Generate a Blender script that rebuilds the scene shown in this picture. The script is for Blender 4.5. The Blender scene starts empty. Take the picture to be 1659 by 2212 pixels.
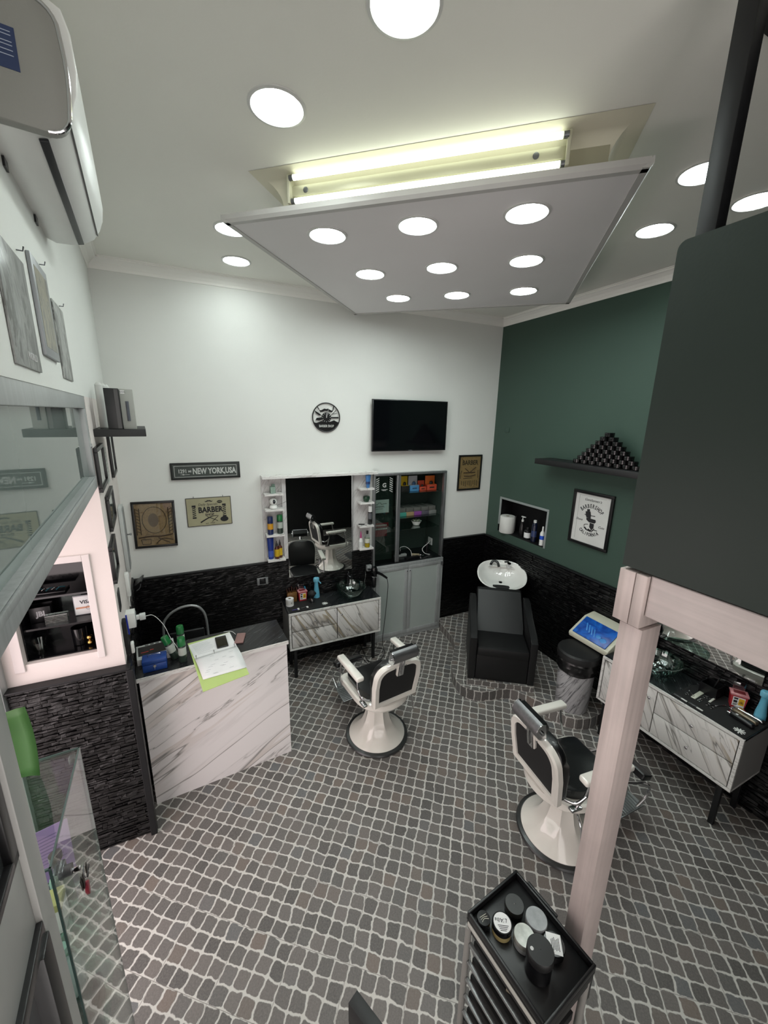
import bpy, bmesh, math, random
from mathutils import Vector, Matrix
random.seed(7)
SC = bpy.context.scene
COL = SC.collection
R = math.radians

# ------------------------------------------------------------------ camera
cam_d = bpy.data.cameras.new('camera'); cam = bpy.data.objects.new('camera', cam_d); COL.objects.link(cam)
yaw, pitch, roll, fpx = 0.43906799, 0.24090278, -0.02049793, 848.613
cy, sy, cp, sp, cr, sr = math.cos(yaw), math.sin(yaw), math.cos(pitch), math.sin(pitch), math.cos(roll), math.sin(roll)
fw = Vector((sy*cp, cy*cp, -sp)); right = Vector((cy, -sy, 0)); down = fw.cross(right)
r2 = right*cr + down*sr; d2 = -right*sr + down*cr
cam.matrix_world = Matrix(((r2.x, -d2.x, -fw.x, 0), (r2.y, -d2.y, -fw.y, 0), (r2.z, -d2.z, -fw.z, 3.0), (0, 0, 0, 1)))
cam_d.sensor_fit = 'HORIZONTAL'; cam_d.sensor_width = 36; cam_d.lens = 36*fpx/1659
cam_d.clip_start = 0.02; cam_d.clip_end = 100
SC.camera = cam

# ------------------------------------------------------------------ light, exposure
w = bpy.data.worlds.new('world'); SC.world = w; w.use_nodes = True
w.node_tree.nodes['Background'].inputs[0].default_value = (1.0, 0.86, 0.86, 1)
w.node_tree.nodes['Background'].inputs[1].default_value = 1.9
pl = bpy.data.lights.new('daylight_portal', 'AREA'); pl.shape = 'RECTANGLE'; pl.size = 1.95; pl.size_y = 2.5
plo = bpy.data.objects.new('daylight_portal', pl); COL.objects.link(plo)
plo.matrix_world = Matrix.Translation((-1.22, 1.75, 1.27)) @ Matrix.Rotation(R(-90), 4, 'Y')
pl.cycles.is_portal = True
pl2 = pl.copy(); pl2.size = 1.6; pl2.size_y = 3.9; plo2 = bpy.data.objects.new('daylight_portal', pl2); COL.objects.link(plo2)
plo2.matrix_world = Matrix.Translation((0.55, -1.32, 2.05)) @ Matrix.Rotation(R(90), 4, 'X')
LED = 26.0      # strength of the round downlights
TUBE = 2.4
SC.view_settings.view_transform = 'Standard'; SC.view_settings.look = 'None'
SC.view_settings.exposure = 0.9; SC.view_settings.gamma = 1; SC.view_settings.use_curve_mapping = False

# ------------------------------------------------------------------ materials
def lin(c):
    if isinstance(c, str):
        c = [int(c[i:i+2], 16)/255 for i in (0, 2, 4)]
    return tuple(v/12.92 if v <= 0.04045 else ((v+0.055)/1.055)**2.4 for v in c)+(1,)
class NT:
    def __init__(s, name):
        s.m = bpy.data.materials.new(name); s.m.use_nodes = True; s.t = s.m.node_tree
        s.b = s.t.nodes['Principled BSDF']; s.out = s.t.nodes['Material Output']
    def n(s, typ, **kw):
        nd = s.t.nodes.new(typ)
        for k, v in kw.items():
            if k.startswith('i_'): nd.inputs[k[2:].replace('_', ' ')].default_value = v
            else: setattr(nd, k, v)
        return nd
    def l(s, a, b): s.t.links.new(a, b)
    def put(s, inp, v):
        if isinstance(v, (int, float, tuple, list, Vector)): inp.default_value = v
        else: s.l(v, inp)
    def math(s, op, a, b=0.0, c=0.0, clamp=False):
        nd = s.n('ShaderNodeMath', operation=op, use_clamp=clamp)
        s.put(nd.inputs[0], a); s.put(nd.inputs[1], b); s.put(nd.inputs[2], c); return nd.outputs[0]
    def vm(s, op, a, b=(0, 0, 0), scale=None):
        nd = s.n('ShaderNodeVectorMath', operation=op); s.put(nd.inputs[0], a); s.put(nd.inputs[1], b)
        if scale is not None: s.put(nd.inputs['Scale'], scale)
        return nd.outputs[1] if op in ('LENGTH', 'DOT_PRODUCT', 'DISTANCE') else nd.outputs[0]
    def ramp(s, fac, stops):
        nd = s.n('ShaderNodeValToRGB'); s.put(nd.inputs[0], fac); e = nd.color_ramp.elements
        while len(e) < len(stops): e.new(0.5)
        for i, (p, c) in enumerate(stops):
            e[i].position = p; e[i].color = c if len(c) == 4 else tuple(c)+(1,)
        return nd.outputs[0]
    def mix(s, f, a, b):
        nd = s.n('ShaderNodeMix', data_type='RGBA'); s.put(nd.inputs[0], f); s.put(nd.inputs[6], a); s.put(nd.inputs[7], b); return nd.outputs[2]
    def noise(s, vec, scale, detail=3, rough=0.5, dist=0.0):
        nd = s.n('ShaderNodeTexNoise'); s.put(nd.inputs['Vector'], vec)
        nd.inputs['Scale'].default_value = scale; nd.inputs['Detail'].default_value = detail
        nd.inputs['Roughness'].default_value = rough; nd.inputs['Distortion'].default_value = dist
        return nd
    def bump(s, h, strength=0.3, dist=0.01):
        nd = s.n('ShaderNodeBump'); s.put(nd.inputs['Height'], h)
        nd.inputs['Strength'].default_value = strength; nd.inputs['Distance'].default_value = dist
        s.l(nd.outputs[0], s.b.inputs['Normal'])
    def pos(s, scale=(1, 1, 1), rot=(0, 0, 0), obj=False):
        if obj: src = s.n('ShaderNodeTexCoord').outputs['Object']
        else: src = s.n('ShaderNodeNewGeometry').outputs['Position']
        mp = s.n('ShaderNodeMapping'); s.l(src, mp.inputs[0]); mp.inputs['Rotation'].default_value = rot; mp.inputs['Scale'].default_value = scale
        return mp.outputs[0]
_M = {}
def mat(name, col, rough=0.5, metal=0.0, var=0.0, vscale=8.0, bump=0.0, bscale=60.0, coat=0.0, emit=None, es=1.0, trans=0.0, stretch=(1, 1, 1), spec=0.5, alpha=1.0):
    if name in _M: return _M[name]
    s = NT(name); c = lin(col); b = s.b
    b.inputs['Base Color'].default_value = c; b.inputs['Roughness'].default_value = rough; b.inputs['Metallic'].default_value = metal
    b.inputs['Coat Weight'].default_value = coat; b.inputs['Transmission Weight'].default_value = trans; b.inputs['Specular IOR Level'].default_value = spec
    b.inputs['Alpha'].default_value = alpha
    p = s.pos(stretch, obj=True)
    nz = s.noise(p, vscale, 4)
    v = max(var, 0.02)
    s.l(s.mix(s.ramp(nz.outputs[0], [(0.3, (0, 0, 0)), (0.7, (1, 1, 1))]), tuple(x*(1-v) for x in c[:3])+(1,), tuple(min(1, x*(1+v)) for x in c[:3])+(1,)), b.inputs['Base Color'])
    if bump:
        s.bump(s.noise(p, bscale, 4).outputs[0], bump, 0.004)
    if emit:
        b.inputs['Emission Color'].default_value = lin(emit); b.inputs['Emission Strength'].default_value = es
    _M[name] = s.m; return s.m
def clear_glass(name, tint, extra=0.0, rough=0.0, ior=1.5):
    s = NT(name); t = s.n('ShaderNodeBsdfTransparent'); t.inputs[0].default_value = lin(tint)
    g = s.n('ShaderNodeBsdfGlossy'); g.inputs['Roughness'].default_value = rough; g.inputs[0].default_value = (1, 1, 1, 1)
    ge = s.n('ShaderNodeNewGeometry'); co = s.math('ABSOLUTE', s.vm('DOT_PRODUCT', ge.outputs['Normal'], ge.outputs['Incoming']))
    fac = s.math('ADD', s.math('MULTIPLY_ADD', s.math('POWER', s.math('SUBTRACT', 1.0, co, clamp=True), 5.0), 0.96, 0.04), extra, clamp=True)
    m = s.n('ShaderNodeMixShader'); s.l(fac, m.inputs[0]); s.l(t.outputs[0], m.inputs[1]); s.l(g.outputs[0], m.inputs[2])
    s.l(m.outputs[0], s.out.inputs[0]); return s.m
def cobble(name, uv=False):
    s = NT(name)
    if uv:
        src = s.n('ShaderNodeUVMap').outputs[0]
        q = s.vm('MULTIPLY', src, (12.0, 12.0, 0)); tile = None
    else:
        p = s.n('ShaderNodeNewGeometry').outputs['Position']
        a = R(51.0)
        t = s.vm('DOT_PRODUCT', p, (math.cos(a), math.sin(a), 0)); n_ = s.vm('DOT_PRODUCT', p, (-math.sin(a), math.cos(a), 0))
        u = s.math('MULTIPLY', s.math('SUBTRACT', t, 0.125), 3.0); v = s.math('MULTIPLY', s.math('SUBTRACT', n_, 0.175), 3.0)
        cb = s.n('ShaderNodeCombineXYZ'); s.l(u, cb.inputs[0]); s.l(v, cb.inputs[1])
        q = s.vm('MULTIPLY', cb.outputs[0], (4, 4, 0))
        fu = s.math('ABSOLUTE', s.math('SUBTRACT', s.math('FRACT', s.math('ADD', u, 0.5)), 0.5))
        fv = s.math('ABSOLUTE', s.math('SUBTRACT', s.math('FRACT', s.math('ADD', v, 0.5)), 0.5))
        tile = s.math('LESS_THAN', s.math('MINIMUM', fu, fv), 0.0048)
    wn = s.noise(q, 0.75, 2, 0.6)
    warp = s.vm('MULTIPLY', s.vm('SUBTRACT', wn.outputs[1], (0.5, 0.5, 0.5)), (0.46, 0.46, 0))
    w2 = s.noise(q, 3.6, 2, 0.6)
    warp2 = s.vm('MULTIPLY', s.vm('SUBTRACT', w2.outputs[1], (0.5, 0.5, 0.5)), (0.14, 0.14, 0))
    Q = s.vm('ADD', s.vm('ADD', q, warp), warp2)
    cell = s.vm('FLOOR', Q)
    f = s.vm('ABSOLUTE', s.vm('SUBTRACT', s.vm('FRACTION', Q), (0.5, 0.5, 0.5)))
    f = s.vm('MULTIPLY', f, (1, 1, 0))
    qq = s.vm('MAXIMUM', s.vm('SUBTRACT', f, (0.31, 0.31, 0.0)), (0, 0, 0))
    d = s.math('SUBTRACT', s.vm('LENGTH', qq), 0.135)
    gr = s.n('ShaderNodeMapRange'); s.l(d, gr.inputs[0]); gr.inputs[1].default_value = -0.025; gr.inputs[2].default_value = 0.02
    grout = gr.outputs[0]
    wh = s.n('ShaderNodeTexWhiteNoise', noise_dimensions='3D'); s.l(cell, wh.inputs[0])
    stone = s.ramp(wh.outputs[0], [(0.0, lin('4a4847')), (0.25, lin('5a5755')), (0.5, lin('686360')), (0.7, lin('565554')), (0.85, lin('70645c')), (1.0, lin('5b5f62'))])
    fine = s.noise(q, 9, 5, 0.7)
    stone = s.mix(s.math('MULTIPLY', s.ramp(fine.outputs[0], [(0.35, (0, 0, 0)), (0.75, (1, 1, 1))]), 0.5), stone, lin('8a847f'))
    big = s.noise(q, 0.12, 2)
    gcol = s.mix(big.outputs[0], lin('b4b4af'), lin('d0ccc6'))
    col = s.mix(grout, stone, gcol)
    if tile is not None: col = s.mix(s.math('MULTIPLY', tile, 0.75), col, lin('77726e'))
    s.l(col, s.b.inputs['Base Color'])
    s.b.inputs['Specular IOR Level'].default_value = 0.45
    rg = s.math('MULTIPLY_ADD', fine.outputs[0], 0.35, 0.28); s.l(rg, s.b.inputs['Roughness'])
    h = s.math('ADD', s.math('MULTIPLY', s.math('SUBTRACT', 1.0, grout), 0.6), s.math('MULTIPLY', fine.outputs[0], 0.8))
    s.bump(h, 0.55, 0.004)
    return s.m
def ledgestone(name, crack=False):
    s = NT(name)
    p = s.n('ShaderNodeNewGeometry').outputs['Position']
    sep = s.n('ShaderNodeSeparateXYZ'); s.l(p, sep.inputs[0])
    U = s.math('ADD', sep.outputs[0], sep.outputs[1])
    cb = s.n('ShaderNodeCombineXYZ'); s.l(U, cb.inputs[0]); s.l(sep.outputs[2], cb.inputs[1])
    wob = s.noise(s.vm('MULTIPLY', cb.outputs[0], (6, 10, 1)), 1.0, 3)
    v2 = s.vm('ADD', cb.outputs[0], s.vm('MULTIPLY', s.vm('SUBTRACT', wob.outputs[1], (.5, .5, .5)), (0.03, 0.03 if crack else 0.014, 0)))
    br = s.n('ShaderNodeTexBrick'); s.l(v2, br.inputs[0])
    br.inputs['Scale'].default_value = 1.0; br.inputs['Mortar Size'].default_value = 0.0022; br.inputs['Brick Width'].default_value = 0.11 if crack else 0.19
    br.inputs['Row Height'].default_value = 0.03 if crack else 0.021; br.inputs['Mortar Smooth'].default_value = 0.4
    br.inputs['Color1'].default_value = (0.25, 0.25, 0.25, 1); br.inputs['Color2'].default_value = (1, 1, 1, 1); br.inputs['Mortar'].default_value = (0, 0, 0, 1)
    fine = s.noise(s.vm('MULTIPLY', cb.outputs[0], (22, 60, 1)), 1.0, 5, 0.7)
    sepc = s.n('ShaderNodeSeparateColor'); s.l(br.outputs[0], sepc.inputs[0])
    rid = s.math('ABSOLUTE', s.math('SUBTRACT', fine.outputs[0], 0.5))
    h = s.math('ADD', s.math('MULTIPLY', sepc.outputs[0], 0.7), s.math('MULTIPLY', rid, -1.6 if crack else -1.0))
    s.b.inputs['Base Color'].default_value = lin('19191b')
    s.l(s.mix(fine.outputs[0], lin('050506'), lin('121214')), s.b.inputs['Base Color'])
    s.b.inputs['Roughness'].default_value = 0.3
    s.b.inputs['Specular IOR Level'].default_value = 0.45
    s.bump(h, 1.0, 0.022 if crack else 0.014)
    return s.m
def marble(name, base, vein, patch, ang=35, scale=1.0, dens=1.0, rough=0.25, gold=0.5, thin=0.03, seed=0.0):
    s = NT(name)
    src = s.n('ShaderNodeNewGeometry').outputs['Position']
    sep = s.n('ShaderNodeSeparateXYZ'); s.l(src, sep.inputs[0])
    cb = s.n('ShaderNodeCombineXYZ'); s.l(s.math('SUBTRACT', sep.outputs[0], sep.outputs[1]), cb.inputs[0]); s.l(sep.outputs[2], cb.inputs[1])
    s.l(s.math('MULTIPLY', sep.outputs[1], 0.8), cb.inputs[2])
    mp0 = s.n('ShaderNodeMapping'); s.l(cb.outputs[0], mp0.inputs[0]); mp0.inputs['Rotation'].default_value = (0, 0, R(-ang))
    mp = s.n('ShaderNodeMapping'); s.l(mp0.outputs[0], mp.inputs[0]); mp.inputs['Location'].default_value = (seed, seed*0.7, 0)
    mp.inputs['Scale'].default_value = (0.38*scale, 3.2*scale, 0.38*scale)
    v = mp.outputs[0]
    n1 = s.noise(v, 0.9*dens, 3, 0.5, 0.25); n2 = s.noise(v, 1.7*dens, 5, 0.55, 0.35); n3 = s.noise(v, 0.8, 3, 0.5, 0.5)
    def line(o, wd): return s.math('SUBTRACT', 1.0, s.math('DIVIDE', s.math('ABSOLUTE', s.math('SUBTRACT', o, 0.5)), wd), clamp=True)
    a = s.math('POWER', line(n1.outputs[0], thin*0.35), 1.3); b_ = line(n2.outputs[0], thin*0.30)
    gate = s.ramp(n3.outputs[0], [(0.40, (0, 0, 0)), (0.6, (1, 1, 1))])
    b2 = s.math('MULTIPLY', b_, gate)
    vm_ = s.math('MAXIMUM', s.math('MULTIPLY', a, 0.85), s.math('MULTIPLY', b2, 0.75), clamp=True)
    pt = s.math('MULTIPLY', s.ramp(n1.outputs[0], [(0.5, (0, 0, 0)), (0.508, (1, 1, 1)), (0.54, (1, 1, 1)), (0.545, (0, 0, 0))]), s.math('MULTIPLY', gate, gold))
    soft = s.math('MULTIPLY', s.ramp(n2.outputs[0], [(0.44, (0, 0, 0)), (0.5, (1, 1, 1)), (0.54, (0, 0, 0))]), 0.10)
    c = s.mix(soft, lin(base), lin(vein)); c = s.mix(pt, c, lin(patch)); c = s.mix(vm_, c, lin(vein))
    s.l(c, s.b.inputs['Base Color']); s.b.inputs['Roughness'].default_value = rough
    return s.m
def brushed(name, col, rough=0.35, metal=0.8, ax=(60, 60, 1.2)):
    s = NT(name); c = lin(col); p = s.pos(ax)
    nz = s.noise(p, 1.0, 4, 0.6); n2 = s.noise(s.pos((3, 3, 3)), 1.0, 4, 0.6)
    f = s.math('ADD', s.math('MULTIPLY', nz.outputs[0], 0.5), s.math('MULTIPLY', n2.outputs[0], 0.5))
    s.l(s.mix(s.ramp(f, [(0.35, (0, 0, 0)), (0.65, (1, 1, 1))]), tuple(x*0.78 for x in c[:3])+(1,), tuple(min(1, x*1.12) for x in c[:3])+(1,)), s.b.inputs['Base Color'])
    s.b.inputs['Metallic'].default_value = metal
    s.l(s.math('MULTIPLY_ADD', nz.outputs[0], 0.2, rough-0.1), s.b.inputs['Roughness'])
    s.bump(nz.outputs[0], 0.12, 0.002); return s.m
def paint(name, col, rough=0.7, var=0.04, b=0.15):
    s = NT(name); c = lin(col)
    n1 = s.noise(s.pos(), 1.6, 4); n2 = s.noise(s.pos(), 90, 3)
    s.l(s.mix(n1.outputs[0], tuple(x*(1-var) for x in c[:3])+(1,), tuple(min(1, x*(1+var)) for x in c[:3])+(1,)), s.b.inputs['Base Color'])
    s.b.inputs['Roughness'].default_value = rough; s.b.inputs['Specular IOR Level'].default_value = 0.3
    s.bump(n2.outputs[0], b, 0.002); return s.m
def emis(name, col, st, edge=None):
    s = NT(name); e = s.n('ShaderNodeEmission'); e.inputs[0].default_value = lin(col); e.inputs[1].default_value = st
    s.l(e.outputs[0], s.out.inputs[0]); return s.m

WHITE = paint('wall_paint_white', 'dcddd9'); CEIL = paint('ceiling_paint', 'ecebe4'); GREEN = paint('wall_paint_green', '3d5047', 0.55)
PANELP = paint('panel_paint', 'e2dfdf', 0.6); JAMB = paint('jamb_paint', 'dfd6d2', 0.75, 0.05, 0.3); BLACKP = paint('black_paint', '101012', 0.6)
FLOOR = cobble('cobble_tiles'); COBS = cobble('cobble_tiles_edge', True)
LEDGE = ledgestone('black_ledgestone'); CRACK = ledgestone('black_ledgestone_rough', True)
MARB = marble('white_marble_laminate', 'e8e3e3', '65605c', 'c2b4aa', 30, 1.1, 1.0, 0.28, 0.6, 0.034, 2.3)
MARBV = marble('white_marble_drawers', 'dad7d4', '5a554f', 'a39680', -58, 1.7, 1.1, 0.28, 0.95, 0.05)
MARBT = marble('white_marble_edge', 'dddbd8', '86827e', 'bdb6ae', 8, 5.0, 1.6, 0.3, 0.3, 0.06)
MARBB = marble('black_marble_top', '1b1c1e', '55585a', '2a2c2e', 55, 2.4, 1.4, 0.22, 0.3, 0.012)
MARBIN = marble('grey_marble_film', 'b0b0b2', '2e2e31', '8c8c90', 60, 3.0, 1.5, 0.35, 0.2, 0.10)
ALU = brushed('brushed_aluminium', 'a9abac', 0.35, 0.85); ALUG = brushed('grey_aluminium', 'adb0b0', 0.4, 0.3)
POLE = brushed('pale_brushed_cladding', 'c0b2ae', 0.42, 0.12, (45, 45, 0.9))
FRAMEW = mat('frame_grey_paint', '9b9b98', 0.4, 0.2, 0.03); CHROME = mat('chrome', 'c8c8ca', 0.12, 1.0, 0.02)
BLKLEATHER = mat('black_leather', '101012', 0.42, 0, 0.15, 20, 0.25, 220); BLKPL = mat('black_plastic', '0f0f11', 0.3, 0, 0.1)
BLKMATTE = mat('black_matte', '121213', 0.75, 0, 0.12, 14, 0.1); BLKMET = mat('black_metal', '17181a', 0.45, 0.3, 0.08)
ENAMEL = mat('white_enamel', 'e6e2da', 0.14, 0, 0.02, 5, 0, 60, 0.6); PORC = mat('white_porcelain', 'e8e8e4', 0.1, 0, 0.01, 5, 0, 60, 0.8)
WPL = mat('white_plastic', 'dedfdc', 0.35, 0, 0.02); MIRROR = mat('mirror_silver', 'dfe3e1', 0.0, 1.0, 0.0); PAPER = mat('paper_white', 'e2e2e2', 0.8, 0, 0.03)
STEEL = mat('grey_steel', '6e7072', 0.3, 0.8, 0.05); GLASS = clear_glass('clear_glass', 'f4f9f7'); GLASSG = clear_glass('green_edge_glass', 'd6e8e2', 0.07)
GLASSD = clear_glass('tinted_cabinet_glass', 'dde5e1', 0.01)
LEDM = emis('led_diffuser', 'f4fffb', LED); TUBEM = emis('fluorescent_tube', 'f6ffe6', TUBE)
def C_(n, h, r=0.5, m=0.0, **k): return mat(n, h, r, m, **k)

# ------------------------------------------------------------------ mesh helpers
ROOT = {}
class MB:
    def __init__(s): s.b = bmesh.new(); s.uv = None
    def box(s, x0, x1, y0, y1, z0, z1, bev=0.0, seg=2, M=None):
        vs = [s.b.verts.new((x, y, z)) for x in (x0, x1) for y in (y0, y1) for z in (z0, z1)]
        fs = [s.b.faces.new([vs[i] for i in f]) for f in ((0, 1, 3, 2), (4, 6, 7, 5), (0, 4, 5, 1), (2, 3, 7, 6), (0, 2, 6, 4), (1, 5, 7, 3))]
        if bev:
            es = list({e for f in fs for e in f.edges})
            r = bmesh.ops.bevel(s.b, geom=es, offset=bev, segments=seg, affect='EDGES', profile=0.5)
            vs = list({v for v in r['verts']} | {v for v in vs if v.is_valid})
        if M is not None: bmesh.ops.transform(s.b, matrix=M, verts=[v for v in vs if v.is_valid])
        return s
    def prism(s, pts, a0, a1, axis='z', M=None, bev=0.0):
        def P(p, a): return {'z': (p[0], p[1], a), 'y': (p[0], a, p[1]), 'x': (a, p[0], p[1])}[axis]
        lo = [s.b.verts.new(P(p, a0)) for p in pts]; hi = [s.b.verts.new(P(p, a1)) for p in pts]; n = len(pts)
        fs = [s.b.faces.new(lo[::-1]), s.b.faces.new(hi)]
        for i in range(n): fs.append(s.b.faces.new((lo[i], lo[(i+1) % n], hi[(i+1) % n], hi[i])))
        vs = lo+hi
        if bev:
            es = list({e for f in fs[:2] for e in f.edges})
            r = bmesh.ops.bevel(s.b, geom=es, offset=bev, segments=3, affect='EDGES', profile=0.5)
            vs = list({v for v in r['verts']} | {v for v in vs if v.is_valid})
        if M is not None: bmesh.ops.transform(s.b, matrix=M, verts=[v for v in vs if v.is_valid])
        return s
    def lathe(s, prof, seg=32, c=(0, 0, 0), M=None, mod=None, close=True):
        rings = []
        for (r, z) in prof:
            ring = []
            for i in range(seg):
                a = 2*math.pi*i/seg; rr = r*(mod(a, z) if mod else 1)
                ring.append(s.b.verts.new((c[0]+rr*math.cos(a), c[1]+rr*math.sin(a), c[2]+z)))
            rings.append(ring)
        for k in range(len(rings)-1):
            for i in range(seg):
                j = (i+1) % seg; s.b.faces.new((rings[k][i], rings[k][j], rings[k+1][j], rings[k+1][i]))
        if close:
            if prof[0][0] > 1e-5: s.b.faces.new(rings[0][::-1])
            if prof[-1][0] > 1e-5: s.b.faces.new(rings[-1])
        vs = [v for r in rings for v in r]
        if M is not None: bmesh.ops.transform(s.b, matrix=M, verts=vs)
        return s
    def cyl(s, p0, p1, r0, r1=None, seg=20):
        r1 = r0 if r1 is None else r1; p0 = Vector(p0); p1 = Vector(p1); d = p1-p0; L = d.length
        q = Vector((0, 0, 1)).rotation_difference(d.normalized()).to_matrix().to_4x4()
        return s.lathe([(r0, 0), (r1, L)], seg, M=Matrix.Translation(p0) @ q)
    def tube(s, pts, r, seg=10, smooth=True, sub=6, rad=None):
        P = [Vector(p) for p in pts]
        if smooth and len(P) > 2:
            Q = []
            for i in range(len(P)-1):
                p0 = P[max(i-1, 0)]; p1 = P[i]; p2 = P[i+1]; p3 = P[min(i+2, len(P)-1)]
                for k in range(sub):
                    t = k/sub; Q.append(0.5*((2*p1)+(p2-p0)*t+(2*p0-5*p1+4*p2-p3)*t*t+(3*p1-p0-3*p2+p3)*t**3))
            Q.append(P[-1]); P = Q
        rings = []; up = Vector((0, 0, 1)); T = (P[1]-P[0]).normalized()
        nrm = T.cross(up) if abs(T.z) < .95 else T.cross(Vector((1, 0, 0))); nrm.normalize()
        for i, p in enumerate(P):
            T = (P[min(i+1, len(P)-1)]-P[max(i-1, 0)]).normalized()
            nrm = (nrm-T*nrm.dot(T)).normalized(); bn = T.cross(nrm)
            rr = r if rad is None else rad(i/(len(P)-1))
            rings.append([s.b.verts.new(p+(nrm*math.cos(2*math.pi*k/seg)+bn*math.sin(2*math.pi*k/seg))*rr) for k in range(seg)])
        for k in range(len(rings)-1):
            for i in range(seg):
                j = (i+1) % seg; s.b.faces.new((rings[k][i], rings[k][j], rings[k+1][j], rings[k+1][i]))
        s.b.faces.new(rings[0][::-1]); s.b.faces.new(rings[-1]); return s
    def ellips(s, c, rx, ry, rz, seg=24, rings=14, M=None):
        prof = [(math.sin(math.pi*k/rings), -math.cos(math.pi*k/rings)) for k in range(rings+1)]
        prof[0] = (1e-4, -1); prof[-1] = (1e-4, 1)
        MM = Matrix.Translation(c) @ Matrix.Diagonal((rx, ry, rz, 1))
        if M is not None: MM = M @ MM
        return s.lathe(prof, seg, M=MM)
    def quad(s, *p):
        s.b.faces.new([s.b.verts.new(q) for q in p]); return s
    def tf(s, M): bmesh.ops.transform(s.b, matrix=M, verts=s.b.verts[:]); return s
    def build(s, name, m, parent=None, smooth=True, world=False, sub=0, ang=35):
        if world and parent is not None: bmesh.ops.transform(s.b, matrix=ROOT[parent].inverted(), verts=s.b.verts[:])
        bmesh.ops.recalc_face_normals(s.b, faces=s.b.faces[:])
        me = bpy.data.meshes.new(name)
        if smooth:
            for f in s.b.faces: f.smooth = True
            for e in s.b.edges:
                if len(e.link_faces) == 2 and e.calc_face_angle(0) > R(ang): e.smooth = False
        s.b.to_mesh(me); s.b.free()
        for mm in (m if isinstance(m, list) else [m]): me.materials.append(mm)
        o = bpy.data.objects.new(name, me); COL.objects.link(o)
        if parent is not None:
            o.parent = parent; ROOT[o] = ROOT[parent]
        else: ROOT[o] = Matrix.Identity(4)
        if sub:
            md = o.modifiers.new('subdivision', 'SUBSURF'); md.levels = sub; md.render_levels = sub
        return o
def thing(name, label, cat, loc=(0, 0, 0), rz=0.0, group=None, M=None):
    o = bpy.data.objects.new(name, None); COL.objects.link(o); o.empty_display_size = 0.1
    mm = M if M is not None else Matrix.Translation(loc) @ Matrix.Rotation(rz, 4, 'Z')
    o.matrix_world = mm; ROOT[o] = mm
    o['label'] = label; o['category'] = cat
    if group: o['group'] = group
    return o
def tag(o, label, cat, group=None):
    o['label'] = label; o['category'] = cat
    if group: o['group'] = group
    return o
def struct(name, mb, m, parent=None, smooth=False):
    o = mb.build(name, m, parent, smooth=smooth)
    if parent is None: o['kind'] = 'structure'
    return o
def dup(root, M, label=None, group=None):
    r = root.copy(); COL.objects.link(r); r.matrix_world = M; ROOT[r] = M
    if label: r['label'] = label
    if group: r['group'] = group
    for ch in list(root.children):
        c = ch.copy(); COL.objects.link(c); c.parent = r; ROOT[c] = M
        for g in list(ch.children):
            d = g.copy(); COL.objects.link(d); d.parent = c; ROOT[d] = M
    return r
def at(x, y, z, rz=0.0): return Matrix.Translation((x, y, z)) @ Matrix.Rotation(rz, 4, 'Z')
def text(name, body, size, x, z, m, parent, y=-0.001, ext=0.0006, align='CENTER', rot=0.0, sx=1.0, bold=0.0, shear=0.0, flat=False, M=None, spacing=1.0):
    """lettering lying in the local XZ plane, readable from -y (or in XY, readable from +z, when flat)"""
    c = bpy.data.curves.new(name, 'FONT'); c.body = body; c.size = size; c.extrude = ext; c.offset = bold; c.shear = shear
    c.align_x = align; c.align_y = 'CENTER'; c.resolution_u = 2; c.space_character = spacing
    t = bpy.data.objects.new(name, c); COL.objects.link(t); bpy.context.view_layer.update()
    me = bpy.data.meshes.new_from_object(t.evaluated_get(bpy.context.evaluated_depsgraph_get()))
    bpy.data.objects.remove(t); bpy.data.curves.remove(c)
    A = Matrix.Diagonal((sx, 1, 1, 1))
    if flat: MM = Matrix.Translation((x, y, z)) @ Matrix.Rotation(rot, 4, 'Z') @ A
    else: MM = Matrix.Translation((x, y, z)) @ Matrix.Rotation(-rot, 4, 'Y') @ Matrix.Rotation(R(90), 4, 'X') @ A
    if M is not None: MM = M @ MM
    me.transform(MM); me.materials.clear(); me.materials.append(m); me.name = name
    o = bpy.data.objects.new(name, me); COL.objects.link(o); o.parent = parent; ROOT[o] = ROOT[parent]
    return o
def arc_text(name, body, size, cx, cz, rad, a0, a1, m, parent, y=-0.001, sx=1.0, bold=0.0, flip=False):
    n = len(body); objs = []
    for i, ch in enumerate(body):
        if ch == ' ': continue
        a = a0+(a1-a0)*i/(n-1)
        x = cx+rad*math.sin(a); z = cz+rad*math.cos(a)*(-1 if flip else 1)
        objs.append(text(name, ch, size, x, z, m, parent, y, rot=(a if flip else -a), sx=sx, bold=bold))
    # join the glyph meshes into one lettering part
    bm = bmesh.new()
    for o in objs: bm.from_mesh(o.data)
    me = bpy.data.meshes.new(name); bm.to_mesh(me); bm.free(); me.materials.append(m)
    for o in objs: bpy.data.objects.remove(o)
    o = bpy.data.objects.new(name, me); COL.objects.link(o); o.parent = parent; ROOT[o] = ROOT[parent]; return o
def joinb(mb, M=None): return mb
def sheet(pts2, y, th=0.0006):
    """flat cut-out in the XZ plane at local y"""
    return MB().prism(pts2, y-th, y, axis='y')
def LWx(y): return -0.555-0.1064*(y-2.751)
LWA = math.atan2(0.9944, -0.1058)
def onleft(y, z, off=0.0): # wall frame on the left wall; local x towards the back wall, -y into the room
    return Matrix.Translation((LWx(y)+off*0.9944, y+off*0.1058, z)) @ Matrix.Rotation(LWA, 4, 'Z')
def onright(y, z, x=3.745): return Matrix.Translation((x, y, z)) @ Matrix.Rotation(R(-90), 4, 'Z')
def onback(x, z, y=4.41): return Matrix.Translation((x, y, z))

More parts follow.
